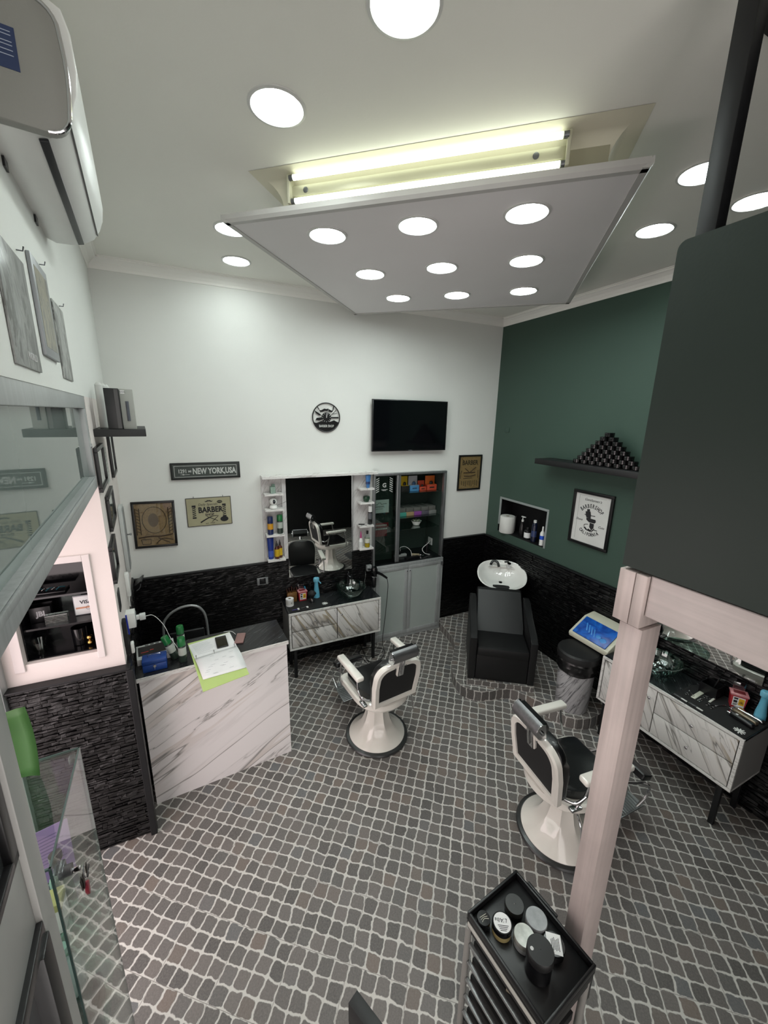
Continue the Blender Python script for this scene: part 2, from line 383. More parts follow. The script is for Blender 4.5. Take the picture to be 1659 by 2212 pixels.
# ------------------------------------------------------------------ room shell
ZC = 4.245; YB = 4.41; XR = 3.745; YF = -1.1
b = MB().box(-2.4, 4.0, YF-0.2, 4.95, -0.12, 0.0); struct('floor', b, FLOOR)
b = MB().box(-1.5, 4.0, YF-0.2, 4.95, ZC, ZC+0.12); struct('ceiling', b, CEIL)
# back wall with the opening of the built-in cabinet (x 1.92..2.96, z 0.05..2.29)
b = MB(); b.box(-1.3, 1.92, YB, YB+0.5, 0, ZC); b.box(2.95, XR+0.25, YB, YB+0.5, 0, ZC); b.box(1.92, 2.95, YB, YB+0.5, 2.29, ZC); b.box(1.92, 2.95, YB, YB+0.5, 0, 1.10)
struct('wall_back', b, WHITE)
# right wall with its niche (y 3.31..4.17, z 1.45..1.94)
b = MB(); b.box(XR, XR+0.3, YF, YB, 0, 1.45); b.box(XR, XR+0.3, YF, YB, 1.94, ZC); b.box(XR, XR+0.3, YF, 3.31, 1.45, 1.94); b.box(XR, XR+0.3, 4.17, YB, 1.45, 1.94)
struct('wall_right', b, GREEN)
b = MB(); b.box(XR+0.24, XR+0.26, 3.31, 4.17, 1.45, 1.94); b.box(XR+0.002, XR+0.25, 3.31, 4.17, 1.445, 1.452); b.box(XR+0.002, XR+0.25, 3.31, 4.17, 1.938, 1.945)
b.box(XR+0.002, XR+0.25, 3.305, 3.312, 1.45, 1.94); b.box(XR+0.002, XR+0.25, 4.168, 4.175, 1.45, 1.94)
struct('trim_1', b, BLACKP)
# left wall (slightly out of square): upper band, far part behind the entrance recess, near part
def lw_box(b, y0, y1, z0, z1, th, off=0.0):
    n = (0.9944, 0.1058); pts = []
    A = (LWx(y0)+off*n[0], y0); B = (LWx(y1)+off*n[0], y1)
    b.prism([A, B, (B[0]-th, B[1]), (A[0]-th, A[1])], z0, z1)
b = MB(); lw_box(b, YF, YB+0.02, 3.07, ZC, 0.55); lw_box(b, YF, 0.34, 0, 3.07, 0.55)
struct('wall_left', b, WHITE)
# jamb block between entrance and back wall, with a niche facing the entrance
b = MB()
X0, X1 = -1.15, -0.56
b.box(X0, -1.05, 2.755, YB, 0, 3.07); b.prism([(-0.69, 2.755), (LWx(2.755), 2.755), (LWx(YB), YB), (-0.762, YB)], 0, 3.07)
for y0_, z0_, z1_ in ((2.755, 0, 1.51), (2.755, 2.12, 3.07), (3.0, 1.51, 2.12)): b.prism([(-1.05, y0_), (-0.69, y0_), (-0.76, YB), (-1.05, YB)], z0_, z1_)
struct('wall_entrance', b, JAMB)
b = MB().box(-1.049, -0.691, 2.99, 2.999, 1.511, 2.119); b.box(-1.049, -1.042, 2.79, 3.0, 1.511, 2.119); b.box(-0.698, -0.691, 2.79, 3.0, 1.511, 2.119)
b.box(-1.049, -0.691, 2.79, 3.0, 1.511, 1.518); b.box(-1.049, -0.691, 2.79, 3.0, 2.112, 2.119)
b.box(-1.043, -0.697, 2.80, 2.99, 1.895, 1.907); b.box(-1.043, -0.697, 2.80, 2.99, 1.70, 1.712)
struct('trim_2', b, mat('niche_black_gloss', '0c0c0f', 0.12, 0, 0.1))
b = MB(); # raised border round the niche
b.box(-1.10, -1.05, 2.742, 2.756, 1.47, 2.16, 0.003); b.box(-0.69, -0.652, 2.742, 2.756, 1.47, 2.16, 0.003); b.box(-1.05, -0.69, 2.742, 2.756, 2.12, 2.16, 0.003)
struct('trim_3', b, mat('jamb_trim', 'd8d0ce', 0.6))
b = MB().box(1.40, 4.0, YF-0.2, YF, 0, ZC); b.box(-1.3, -0.28, YF-0.2, YF, 0, ZC); b.box(-0.28, 1.40, YF-0.2, YF, 4.05, ZC); struct('wall_front', b, LEDGE)
wf = MB(); wf.box(-0.28, 1.40, YF-0.12, YF-0.06, 0, 0.08, 0.003); wf.box(-0.28, 1.40, YF-0.12, YF-0.06, 3.97, 4.05, 0.003); wf.box(-0.28, 1.40, YF-0.12, YF-0.06, 2.4, 2.46, 0.003)
for x_ in (-0.28, 0.53, 1.34): wf.box(x_, x_+0.06, YF-0.12, YF-0.06, 0.08, 3.97, 0.003)
w1 = struct('unseen_window_1', wf, ALUG); struct('pane', MB().box(-0.22, 1.34, YF-0.093, YF-0.087, 0.08, 3.97), GLASS, w1)  # assumed glazing behind the camera, unseen; added and enlarged to let in more daylight
# outer entrance reveal, near side
b = MB(); b.prism([(LWx(0.34), 0.34), (LWx(0.34)-0.8, 0.34), (LWx(0.34)-0.8, 0.26), (LWx(0.34), 0.26)], 0, 3.07); struct('wall_side', b, WHITE)
b = MB().box(-1.22, -1.15, 2.68, 2.76, 0, 2.6, 0.004); b.box(-1.22, -1.15, 0.34, 0.40, 0, 2.6, 0.004); b.box(-1.22, -1.15, 0.34, 2.76, 2.54, 2.62, 0.004); struct('trim_4', b, ALUG)
b = MB().box(-1.3, -0.6, 0.3, 2.76, 2.62, 3.07); struct('trim_5', b, JAMB)
# ledgestone wainscot: rows of split stone strips in relief
def ledge(name, M, W_, H_, m, row=0.021, l0=0.06, l1=0.22, dep=0.012, rough=1.0, seed=1, base=0.018):
    rnd = random.Random(seed); b = MB(); bm = b.b; z = 0.0
    while z < H_-0.004:
        h_ = min(row*rnd.uniform(0.75, 1.35), H_-z); x = -rnd.uniform(0, l1)
        while x < W_:
            L_ = rnd.uniform(l0, l1); x0, x1 = max(x, 0), min(x+L_, W_); x += L_
            if x1-x0 < 0.004: continue
            d0 = rnd.uniform(0, dep); n_ = max(1, int((x1-x0)/0.035)); g = 0.0009
            top, bot = [], []
            for k in range(n_+1):
                xx = x0+g+(x1-x0-2*g)*k/n_
                top.append((xx, -(base+d0+rnd.uniform(-1, 1)*0.0028*rough), z+h_-g-rnd.random()*0.003*rough)); bot.append((xx, -(base+d0+rnd.uniform(-1, 1)*0.0028*rough), z+g+rnd.random()*0.003*rough))
            T_ = [bm.verts.new(M @ Vector(p)) for p in top]; B_ = [bm.verts.new(M @ Vector(p)) for p in bot]
            Tb = [bm.verts.new(M @ Vector((p[0], 0, p[2]))) for p in top]; Bb = [bm.verts.new(M @ Vector((p[0], 0, p[2]))) for p in bot]
            for k in range(n_):
                bm.faces.new((B_[k], B_[k+1], T_[k+1], T_[k])); bm.faces.new((T_[k], T_[k+1], Tb[k+1], Tb[k])); bm.faces.new((Bb[k], Bb[k+1], B_[k+1], B_[k]))
            bm.faces.new((B_[0], T_[0], Tb[0], Bb[0])); bm.faces.new((T_[-1], B_[-1], Bb[-1], Tb[-1]))
        z += h_
    b.box(0, W_, -0.012, 0.001, 0, H_, M=M)
    me = bpy.data.meshes.new(name); bm.to_mesh(me); bm.free(); me.materials.append(m)
    o = bpy.data.objects.new(name, me); COL.objects.link(o); o['kind'] = 'structure'; return o
STONE = NT('black_painted_stone'); STONE.b.inputs['Base Color'].default_value = lin('070708'); STONE.b.inputs['Roughness'].default_value = 0.28; STONE.b.inputs['Specular IOR Level'].default_value = 0.5
_n = STONE.noise(STONE.pos((60, 60, 110)), 1.0, 4, 0.65); STONE.bump(_n.outputs[0], 0.8, 0.004); STONE = STONE.m
ledge('trim_6', onback(-0.735, 0), 2.635, 1.33, STONE, seed=11); ledge('trim_15', onback(2.965, 0), 0.78, 1.33, STONE, seed=12)
ledge('trim_7', onright(4.39, 0), 3.9, 1.32, STONE, row=0.024, l0=0.03, l1=0.13, dep=0.014, rough=1.6, seed=13)
ledge('trim_8', Matrix.Translation((-1.15, 2.755, 0)), 0.60, 1.37, STONE, row=0.021, l0=0.025, l1=0.10, dep=0.007, rough=1.0, seed=14, base=0.035)
ledge('trim_9', onleft(2.72, 0), 1.70, 1.36, STONE, seed=15, base=0.012)
b = MB(); b.box(LWx(YB), 1.90, YB-0.042, YB, 1.33, 1.345, 0.004); b.box(2.965, XR-0.03, YB-0.042, YB, 1.33, 1.345, 0.004); b.box(XR-0.045, XR, 2.1, YB-0.03, 1.32, 1.336, 0.004)
b.box(-1.15, LWx(2.75)+0.03, 2.69, 2.755, 1.37, 1.383, 0.003); b.box(LWx(2.70), LWx(2.70)+0.04, 2.69, 2.74, 0, 1.37, 0.004); struct('trim_10', b, BLKMET)
# crown moulding (cavetto)
def crown_prof(): return [(0, -0.09), (0.006, -0.09), (0.012, -0.07), (0.03, -0.045), (0.06, -0.022), (0.072, -0.018), (0.072, -0.006), (0.085, -0.006), (0.085, 0), (0, 0)]
b = MB()
b.prism([(YB-a, ZC+z) for a, z in crown_prof()], LWx(YB), XR, axis='x'); b.prism([(XR-a, ZC+z) for a, z in crown_prof()], YF, YB, axis='y')
q = [(a, z) for a, z in crown_prof()]
Mx = onleft(0, ZC)
b.prism([(-a, z) for a, z in q], -1.1, 4.43, axis='x', M=Mx)
struct('trim_11', b, paint('crown_paint', 'f2f1ec', 0.5))
# mezzanine: deck, beam, green parapet
b = MB(); b.box(1.49, XR-0.03, YF, 0.80, 2.47, 2.506); b.box(1.51, XR-0.03, YF, 0.78, 2.424, 2.47); struct('trim_12', b, BLKMATTE)
def rounded(x0, x1, z0, z1, r, n=6, tl=True, tr=True):
    p = [(x0, z0), (x1, z0)]
    if tr: p += [(x1-r+r*math.cos(a), z1-r+r*math.sin(a)) for a in [math.pi/2*k/n for k in range(n+1)]]
    else: p.append((x1, z1))
    if tl: p += [(x0+r-r*math.sin(a), z1-r+r*math.cos(a)) for a in [math.pi/2*k/n for k in range(n+1)]]
    else: p.append((x0, z1))
    return p
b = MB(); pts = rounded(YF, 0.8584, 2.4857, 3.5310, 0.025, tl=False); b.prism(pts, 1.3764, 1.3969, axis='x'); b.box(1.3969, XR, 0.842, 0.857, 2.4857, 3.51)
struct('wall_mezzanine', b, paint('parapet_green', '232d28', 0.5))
b = MB(); b.box(1.3885, 1.4880, YF, 0.7589, 2.3239, 2.4773, 0.004); b.box(1.4880, XR-0.03, 0.716, 0.79, 2.34, 2.47, 0.004); struct('trim_13', b, brushed('beam_cladding', 'b8adaa', 0.4, 0.12, (30, 0.9, 30)))
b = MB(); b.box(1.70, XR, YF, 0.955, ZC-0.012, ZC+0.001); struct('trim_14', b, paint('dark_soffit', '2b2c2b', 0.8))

# ------------------------------------------------------------------ ceiling lights
def downlight(name, label, x, y, z, r=0.104, group=None):
    t = thing(name, label, 'ceiling light', (x, y, z), 0, group)
    MB().lathe([(r, -0.001), (r+0.016, -0.001), (r+0.016, -0.006), (r+0.004, -0.009), (r-0.004, -0.004), (r-0.004, -0.001)], 40, close=False).build('trim_ring', C_('lamp_ring', 'cfcfcc', 0.35), t)
    MB().lathe([(1e-4, -0.0065), (r-0.004, -0.0065), (r-0.004, -0.002), (1e-4, -0.002)], 40, close=False).build('diffuser', LEDM, t)
    return t
ceil_l = [(0.413, 2.012, 'large round downlight in the left part of the ceiling before the hanging panel'),
          (0.693, 1.40, 'round downlight cut off by the top edge of the picture'),
          (0.414, 3.922, 'small round downlight close to the white back wall, left of the hanging panel'),
          (0.33, 3.303, 'round downlight half hidden behind the left corner of the hanging panel'),
          (2.892, 1.978, 'round downlight right of the hanging panel above the end of the green wall'),
          (2.466, 1.473, 'round downlight crossed by the black ceiling post'),
          (3.03, 1.49, 'round downlight at the right edge, beyond the black ceiling post')]
for x, y, l in ceil_l: downlight('round_downlight', l, x, y, ZC)
pt = thing('hanging_ceiling_panel', 'large square light panel hung below the ceiling with nine round lamps', 'ceiling panel', (0, 0, 0))
ang = math.atan2(-1.42, 1.63); PM = Matrix.Rotation(ang, 4, 'Z')     # local x along the front edge, local y towards the far corner
# corners: t = -1.63..0.53, n = 2.195..4.346
def PP(t_, n_, z): return PM @ Vector((t_, n_, z))
b = MB().box(-1.60, 0.505, 2.225, 4.32, 4.05, 4.075); b.tf(PM); b.build('panel_board', PANELP, pt, smooth=False)
prof = [(0, 4.045), (0.03, 4.045), (0.03, 4.052), (0.018, 4.054), (0.012, 4.062), (0.0, 4.066), (0, 4.075), (-0.006, 4.085), (-0.012, 4.085), (-0.012, 4.06)]
b = MB()
for (a0, a1, ax, off, sg) in ((-1.612, 0.517, 'x', 2.207, 1), (-1.612, 0.517, 'x', 4.334, -1)):
    b.prism([(off+sg*u, z) for u, z in prof], a0, a1, axis='x')
for (a0, a1, off, sg) in ((2.195, 4.346, -1.612, 1), (2.195, 4.346, 0.517, -1)):
    b.prism([(off+sg*u, z) for u, z in prof], a0, a1, axis='y')
b.tf(PM); b.build('edge_moulding', C_('moulding_paint', 'b9b7b4', 0.5), pt)
# cove collar that carries the panel: vertical sides flaring out to the ceiling
b = MB(); n = 8
def collar(k):
    f = k/n; z = 4.10+(ZC-0.002-4.10)*f; o = 0.0 if f < .15 else 0.13*(1-math.sqrt(max(0, 1-((f-.15)/.85)**2)))
    return o, z
rings = [[b.b.verts.new((x, y, 4.075)) for x, y in ((-1.27, 2.28), (0.36, 2.28), (0.36, 4.26), (-1.27, 4.26))]]
for k in range(n+1):
    o, z = collar(k); rings.append([b.b.verts.new((x+o*a, y+o*c, z)) for x, y, a, c in ((-1.27, 2.28, -1, -1), (0.36, 2.28, 1, -1), (0.36, 4.26, 1, 1), (-1.27, 4.26, -1, 1))])
for k in range(len(rings)-1):
    for i in range(4): j = (i+1) % 4; b.b.faces.new((rings[k][i], rings[k][j], rings[k+1][j], rings[k+1][i]))
b.tf(PM); b.build('cove_collar', paint('cove_paint', 'd8d4c0', 0.6), pt)
pos9 = [(0.808, 2.602), (1.226, 2.24), (1.664, 1.852), (1.295, 3.095), (1.70, 2.723), (2.135, 2.341), (1.766, 3.552), (2.179, 3.217), (2.599, 2.848)]
rowL = ['in the front row', 'in the middle row', 'in the back row']; colL = ['left', 'middle', 'right']
for i, (x, y) in enumerate(pos9): downlight('panel_downlight', '%s lamp %s of the hanging ceiling panel' % (colL[i % 3], rowL[i//3]), x, y, 4.05, 0.104, 'nine lamps of the hanging panel')
ft = thing('fluorescent_fixture', 'twin tube fluorescent batten on the front side of the hanging panel', 'light fixture', (0, 0, 0))
b = MB().box(-1.19, 0.18, 2.215, 2.245, 4.13, 4.18, 0.004); b.box(-1.21, 0.36, 2.262, 2.279, 4.08, 4.21); b.tf(PM); b.build('housing', C_('fixture_metal', 'a9a68f', 0.4, 0.2), ft)
for (nn, z) in ((2.19, 4.205), (2.205, 4.105)):
    b = MB().cyl((-1.165, nn, z), (0.155, nn, z), 0.013); b.tf(PM); b.build('tube', TUBEM, ft)
    for t_ in (-1.18, 0.158): MB().cyl((t_, nn, z), (t_+0.022, nn, z), 0.0135).tf(PM).build('tube_cap', STEEL, ft)
for t_ in (-1.195, 0.175): MB().box(t_, t_+0.016, 2.185, 2.245, 4.09, 4.222, 0.003).tf(PM).build('lamp_holder', C_('holder_plastic', 'b6b49f', 0.4), ft)
for t_ in (-1.10, 0.05): MB().lathe([(1e-4, 0), (0.014, 0), (0.014, 0.003), (0.009, 0.004), (1e-4, 0.004)], 20, M=Matrix.Translation((t_, 2.215, 4.155)) @ Matrix.Rotation(R(90), 4, 'X')).tf(PM).build('screw_cover', STEEL, ft)

# ------------------------------------------------------------------ black post, column
t = thing('ceiling_post', 'slim black square post rising from the green parapet to the ceiling', 'post', (1.432, 0.80, 2.506))
b = MB().box(1.3997, 1.4489, 0.7756, 0.8296, 2.508, ZC, 0.003); b.build('shaft', BLKMET, t, world=True)
t = thing('square_column', 'pale brushed metal square column carrying the mezzanine corner', 'column', (1.432, 0.79, 0))
b = MB().box(1.3829, 1.4945, 0.7505, 0.8361, 0, 2.2699, 0.003); b.build('shaft', POLE, t, world=True)
MB().box(1.3727, 1.4927, 0.7607, 0.8007, 2.2746, 2.4736, 0.002).build('capital', POLE, t, world=True); MB().box(1.3727, 1.4927, 0.8035, 0.8612, 2.2746, 2.4736, 0.002).build('capital', POLE, t, world=True)

# ------------------------------------------------------------------ entrance joinery in the left wall
def lwall_local(b): return b
T = thing('transom_window', 'grey aluminium transom window with tinted glass above the entrance', 'window', M=onleft(0.34, 0) @ Matrix.Translation((0, 0.047, 0)))
b = MB(); L0, L1 = 0.0, 2.44
b.box(L0, L1, -0.045, 0.0, 3.005, 3.075, 0.004); b.box(L0, L1, -0.045, 0, 2.56, 2.632, 0.004); b.box(L1-0.075, L1, -0.045, 0, 2.632, 3.005, 0.004); b.box(L0, 0.06, -0.045, 0, 2.632, 3.005, 0.004)
b.box(0.06, L1-0.075, -0.052, -0.045, 2.612, 2.632, 0.002)
b.build('frame', ALUG, T)
tg = NT('tinted_transom_glass'); tg.b.inputs['Base Color'].default_value = lin('6d7874'); tg.b.inputs['Roughness'].default_value = 0.02; tg.b.inputs['IOR'].default_value = 1.55
b = MB().box(0.06, L1-0.075, -0.02, -0.014, 2.632, 3.005); b.build('pane', tg.m, T, smooth=False)
b = MB().cyl((L1-0.03, -0.05, 2.80), (L1-0.03, -0.044, 2.80), 0.012); b.build('screw', CHROME, T)
T = thing('entrance_side_panel', 'grey framed side panel of the entrance with black-edged glass', 'door panel', M=onleft(0.34, 0) @ Matrix.Translation((0, 0.05, 0)))
b = MB(); b.box(0.415, 0.475, -0.05, 0.0, 0, 2.56, 0.003); b.box(0, 0.415, -0.04, -0.008, 2.06, 2.225, 0.002); b.box(0, 0.415, -0.04, -0.008, 0, 0.25, 0.002); b.box(0, 0.05, -0.04, 0, 0.25, 2.56, 0.002); b.build('frame', FRAMEW, T)
b = MB(); b.box(0.385, 0.415, -0.042, -0.006, 2.225, 2.56, 0.003); b.box(0.05, 0.415, -0.042, -0.006, 2.225, 2.245, 0.003); b.box(0.365, 0.415, -0.055, -0.006, 0.25, 2.03, 0.003); b.box(0.05, 0.415, -0.05, -0.006, 2.03, 2.06, 0.003); b.build('gasket', BLKPL, T)
sg = NT('dark_reflecting_glass'); sg.b.inputs['Base Color'].default_value = lin('3a3d3e'); sg.b.inputs['Roughness'].default_value = 0.01; sg.b.inputs['IOR'].default_value = 2.0
b = MB().box(0.05, 0.385, -0.03, -0.024, 2.245, 2.56); b.box(0.05, 0.37, -0.03, -0.024, 0.25, 2.03); b.build('pane', sg.m, T, smooth=False)

# ------------------------------------------------------------------ air conditioner
T = thing('air_conditioner', 'white wall mounted air conditioner high on the left wall', 'air conditioner', M=onleft(1.45, 0))
ac = [(0, 3.695), (-0.03, 3.682), (-0.085, 3.686), (-0.125, 3.698), (-0.165, 3.722), (-0.19, 3.76), (-0.205, 3.80), (-0.212, 3.85), (-0.208, 3.93), (-0.195, 3.975), (-0.16, 3.99), (0, 3.99)]
MB().prism(ac, 0.02, 0.86, axis='x', bev=0.006).build('body', WPL, T)
cap = [(0.0, 3.682)]+[(-0.135-0.05*math.sin(a), 3.733-0.05*math.cos(a)) for a in [math.pi/2*k/6 for k in range(7)]]+[(-0.185-0.006*math.sin(math.pi*k/6), 3.733+0.17*k/6) for k in range(1, 7)]+[(-0.135-0.05*math.cos(a), 3.905+0.05*math.sin(a)) for a in [math.pi/2*k/6 for k in range(7)]]+[(0, 3.955)]
MB().prism(cap, -0.012, 0.018, axis='x', bev=0.004).build('end_cap', C_('ac_cap_grey', '8d8d88', 0.5, 0, bump=0.15, bscale=300), T)
b = MB(); cp_ = [(p[0], p[1]) for p in cap[1:-1]]
b.tube([(-0.012, p[0], p[1]) for p in cp_], 0.005, 8, smooth=False); b.build('chrome_rim', CHROME, T)
b = MB().box(0.05, 0.83, -0.128, -0.106, 3.682, 3.690, 0.002, M=Matrix.Translation((0, 0, 0))); b.tf(Matrix.Translation((0, -0.117, 3.69)) @ Matrix.Rotation(R(-14), 4, 'X') @ Matrix.Translation((0, 0.117, -3.687))); b.build('air_slot', C_('slot_black', '1b1c20', 0.4), T)
b = MB().box(0.03, 0.85, -0.182, -0.178, 3.738, 3.742); b.build('louvre_gap', C_('gap_grey', '5d5e5e', 0.6), T)
b = MB().box(-0.0135, -0.012, -0.098, -0.02, 3.79, 3.875); lb = b.build('energy_label', C_('label_blue', '27375c', 0.5), T)
b = MB()
for k, (a, c_) in enumerate(((3.865, .06), (3.858, .05), (3.845, .066), (3.838, .04), (3.828, .06), (3.818, .03))): b.box(-0.0142, -0.0134, -0.09, -0.09+c_, a-0.0016, a)
b.build('print', C_('print_pale', 'a8b0c0', 0.6), lb)
for x_ in (0.2, 0.6): MB().box(x_, x_+0.04, -0.006, 0.0, 3.665, 3.69).build('mounting_clip', BLKPL, T)

# ------------------------------------------------------------------ framed pictures
def frame_pic(name, label, cat, w, h, M, fcol, pcol, fw_=0.022, dep=0.02, group=None, glass=False, tilt=0.0, mount=None):
    T = thing(name, label, cat, M=M @ Matrix.Rotation(tilt, 4, 'Y'), group=group)
    b = MB(); x, z = w/2, h/2
    b.box(-x, x, -dep, -0.001, z-fw_, z, 0.002); b.box(-x, x, -dep, -0.001, -z, -z+fw_, 0.002); b.box(-x, -x+fw_, -dep, -0.001, -z+fw_, z-fw_, 0.002); b.box(x-fw_, x, -dep, -0.001, -z+fw_, z-fw_, 0.002)
    b.build('frame', fcol, T)
    p = MB().box(-x+fw_, x-fw_, -dep*0.45, -0.002, -z+fw_, z-fw_).build('print', pcol, T, smooth=False)
    if glass: MB().box(-x+fw_, x-fw_, -dep*0.65, -dep*0.6, -z+fw_, z-fw_).build('glass', GLASS, T, smooth=False)
    return T, p
FRB = C_('frame_black', '0d0d0e', 0.35)
def sepia(name, base, dark, sc):
    s = NT(name); p = s.pos((1, 1, 1), obj=True)
    n1 = s.noise(p, sc, 6, 0.6, 1.8); n2 = s.noise(p, sc*0.4, 3)
    f = s.ramp(n1.outputs[0], [(0.38, (1, 1, 1)), (0.44, (0, 0, 0)), (0.48, (.7, .7, .7)), (0.52, (0, 0, 0)), (0.66, (.4, .4, .4))])
    c = s.mix(f, lin(base), lin(dark)); c = s.mix(s.math('MULTIPLY', n2.outputs[0], 0.4), c, lin('8a6a52')); s.l(c, s.b.inputs['Base Color']); s.b.inputs['Roughness'].default_value = 0.5; return s.m
SEPA = sepia('sepia_print', 'ad855f', '7d583c', 16); SEPB = sepia('kraft_print', 'b28a58', '7a5934', 30)
INK = C_('ink_black', '17171a', 0.7); INKB = C_('ink_brown', '3a2717', 0.7)
yb = YB-0.001
# left brown picture
T, p = frame_pic('framed_picture', 'black framed brown vintage barber print hung askew near the left corner', 'picture', 0.376, 0.475, onback(-0.468, 1.894, yb), FRB, SEPA, glass=True, tilt=R(1.0))
b = MB()   # oval medallion with barber poles either side
b.tube([(0.105*math.cos(a), -0.0098, 0.045+0.135*math.sin(a)) for a in [2*math.pi*k/28 for k in range(29)]], 0.003, 6, smooth=False)
for s_ in (-1, 1):
    b.tube([(s_*0.125, -0.0098, -0.10), (s_*0.125, -0.0098, 0.17)], 0.004, 6, smooth=False); b.tube([(s_*0.158, -0.0098, -0.10), (s_*0.158, -0.0098, 0.17)], 0.004, 6, smooth=False)
    for k in range(8): b.tube([(s_*0.125, -0.0098, -0.08+k*0.032), (s_*0.158, -0.0098, -0.06+k*0.032)], 0.003, 6, smooth=False)
b.tube([(-0.15, -0.0098, -0.13), (-0.05, -0.0098, -0.12), (0.05, -0.0098, -0.125), (0.15, -0.0098, -0.11)], 0.007, 6)
b.tube([(-0.13, -0.0098, -0.15), (-0.12, -0.0098, -0.20), (-0.05, -0.0098, -0.20), (-0.045, -0.0098, -0.15), (-0.13, -0.0098, -0.15)], 0.004, 6, smooth=False)
b.tube([(0.0, -0.0098, -0.2), (0.06, -0.0098, -0.15), (0.15, -0.0098, -0.17)], 0.005, 6); b.tube([(0.02, -0.0098, -0.14), (0.12, -0.0098, -0.2)], 0.004, 6)
b.build('drawing', INKB, p)
b = MB().prism([(0.045*math.cos(a)-0.01, 0.045+0.07*math.sin(a)) for a in [2*math.pi*k/20 for k in range(20)]], -0.0104, -0.0094, axis='y'); b.build('portrait_oval', C_('sepia_dark', '6b4d3a', 0.6), p)
# right brown picture
T, p = frame_pic('framed_picture', 'small black framed kraft print between the television and the green wall', 'picture', 0.388, 0.487, onback(3.361, 2.257, yb), FRB, SEPB, glass=True)
text('lettering', 'BARBER', 0.088, 0, 0.135, INKB, p, -0.0098, sx=0.85, bold=0.002)
b = MB()
b.tube([(-0.08, -0.0098, 0.06), (0.0, -0.0098, -0.0), (0.10, -0.0098, 0.07)], 0.006, 6, smooth=False); b.tube([(-0.10, -0.0098, 0.0), (0.09, -0.0098, 0.0)], 0.007, 6, smooth=False)
b.tube([(-0.09, -0.0098, -0.045), (0.02, -0.0098, -0.05), (0.10, -0.0098, -0.035)], 0.006, 6); b.tube([(-0.10, -0.0098, -0.08), (0.05, -0.0098, -0.075)], 0.004, 6)
for k in range(9): b.tube([(-0.13+k*0.032, -0.0098, -0.11), (-0.12+k*0.032, -0.0098, -0.17-0.01*(k % 3))], 0.004, 6, smooth=False)
b.tube([(-0.14, -0.0098, 0.03), (-0.15, -0.0098, -0.08)], 0.004, 6); b.tube([(0.14, -0.0098, 0.03), (0.145, -0.0098, -0.08)], 0.004, 6)
b.build('drawing', INKB, p)
# NEW YORK sign
NYG = C_('sign_dark_green', '333b37', 0.5, 0, var=0.25, vscale=18); OFFW = C_('sign_letter', 'b9bcb8', 0.6)
T = thing('street_sign', 'dark green wooden sign with white NEW YORK,USA lettering', 'sign', M=onback(0.045, 2.416, yb))
MB().box(-0.325, 0.325, -0.022, 0, -0.084, 0.084, 0.003).build('board', C_('sign_edge', '1c1f1e', 0.5), T)
MB().box(-0.305, 0.305, -0.0235, -0.021, -0.066, 0.066).build('face', NYG, T, smooth=False)
b = MB()
for a in ((-0.292, 0.292, 0.052, 0.056), (-0.292, 0.292, -0.058, -0.054), (-0.292, -0.288, -0.058, 0.056), (0.288, 0.292, -0.058, 0.056)): b.box(a[0], a[1], -0.0245, -0.0232, a[2], a[3])
b.box(-0.24, -0.155, -0.0245, -0.0232, -0.034, -0.030); b.prism([(-0.24, -0.032), (-0.205, -0.024), (-0.205, -0.040)], -0.0245, -0.0232, axis='y'); b.build('border', OFFW, T)
text('lettering', '1291', 0.052, -0.218, 0.0, OFFW, T, -0.0238, bold=0.0015, sx=0.8); text('lettering', 'MI', 0.028, -0.152, -0.002, OFFW, T, -0.0238, bold=0.001)
text('lettering', 'NEW YORK,USA', 0.082, 0.078, -0.004, OFFW, T, -0.0238, sx=0.68, bold=0.003)
# tin barber sign
T = thing('tin_barber_sign', 'cream tin BARBER SHOP sign with dark poles and scissors', 'sign', M=onback(0.041, 1.984, yb))
MB().box(-0.217, 0.217, -0.008, 0, -0.152, 0.152, 0.003).build('rim', C_('tin_rim', '3a3733', 0.5), T)
MB().box(-0.210, 0.210, -0.010, -0.004, -0.145, 0.145).build('face', C_('tin_cream', '9f9a7c', 0.5, 0, var=0.1, vscale=6), T, smooth=False)
text('lettering', 'BARBER', 0.082, 0.012, 0.018, INK, T, -0.0105, bold=0.003, sx=0.82); text('lettering', 'SHOP', 0.034, 0.0, -0.034, INK, T, -0.0105, bold=0.001)
text('lettering', 'Daily Specials', 0.034, -0.01, 0.078, INK, T, -0.0105, shear=0.2); text('lettering', 'est. 1920', 0.024, 0.0, -0.125, INK, T, -0.0105)
text('lettering', 'OPEN', 0.016, 0.105, 0.10, C_('tin_cream2', '9f9a7c'), T, -0.0125)
b = MB()
def moustache(b, cx, cz, w_, y0, y1):
    up = [(cx+s_*w_*u, cz+w_*v) for s_, lst in ((-1, [(1, 0.12), (0.75, 0.0), (0.5, 0.12), (0.25, 0.26), (0.02, 0.2)]), (1, [(0.02, 0.2), (0.25, 0.26), (0.5, 0.12), (0.75, 0.0), (1, 0.12)])) for u, v in lst]
    lo = [(cx+s_*w_*u, cz+w_*v) for s_, lst in ((1, [(0.8, -0.18), (0.5, -0.16), (0.2, -0.04)]), (-1, [(0.2, -0.04), (0.5, -0.16), (0.8, -0.18)])) for u, v in lst]
    b.prism(up+lo, y0, y1, axis='y')
moustache(b, 0.0, 0.112, 0.04, -0.012, -0.0098)
for sx_ in (-0.145, 0.145):
    b.box(sx_-0.018, sx_+0.018, -0.0115, -0.0098, 0.055, 0.075, 0.0); b.box(sx_-0.018, sx_+0.018, -0.0115, -0.0098, -0.065, -0.05)
    for k in range(5): b.prism([(sx_-0.016, -0.045+k*0.02), (sx_+0.016, -0.035+k*0.02), (sx_+0.016, -0.025+k*0.02), (sx_-0.016, -0.035+k*0.02)], -0.0115, -0.0098, axis='y')
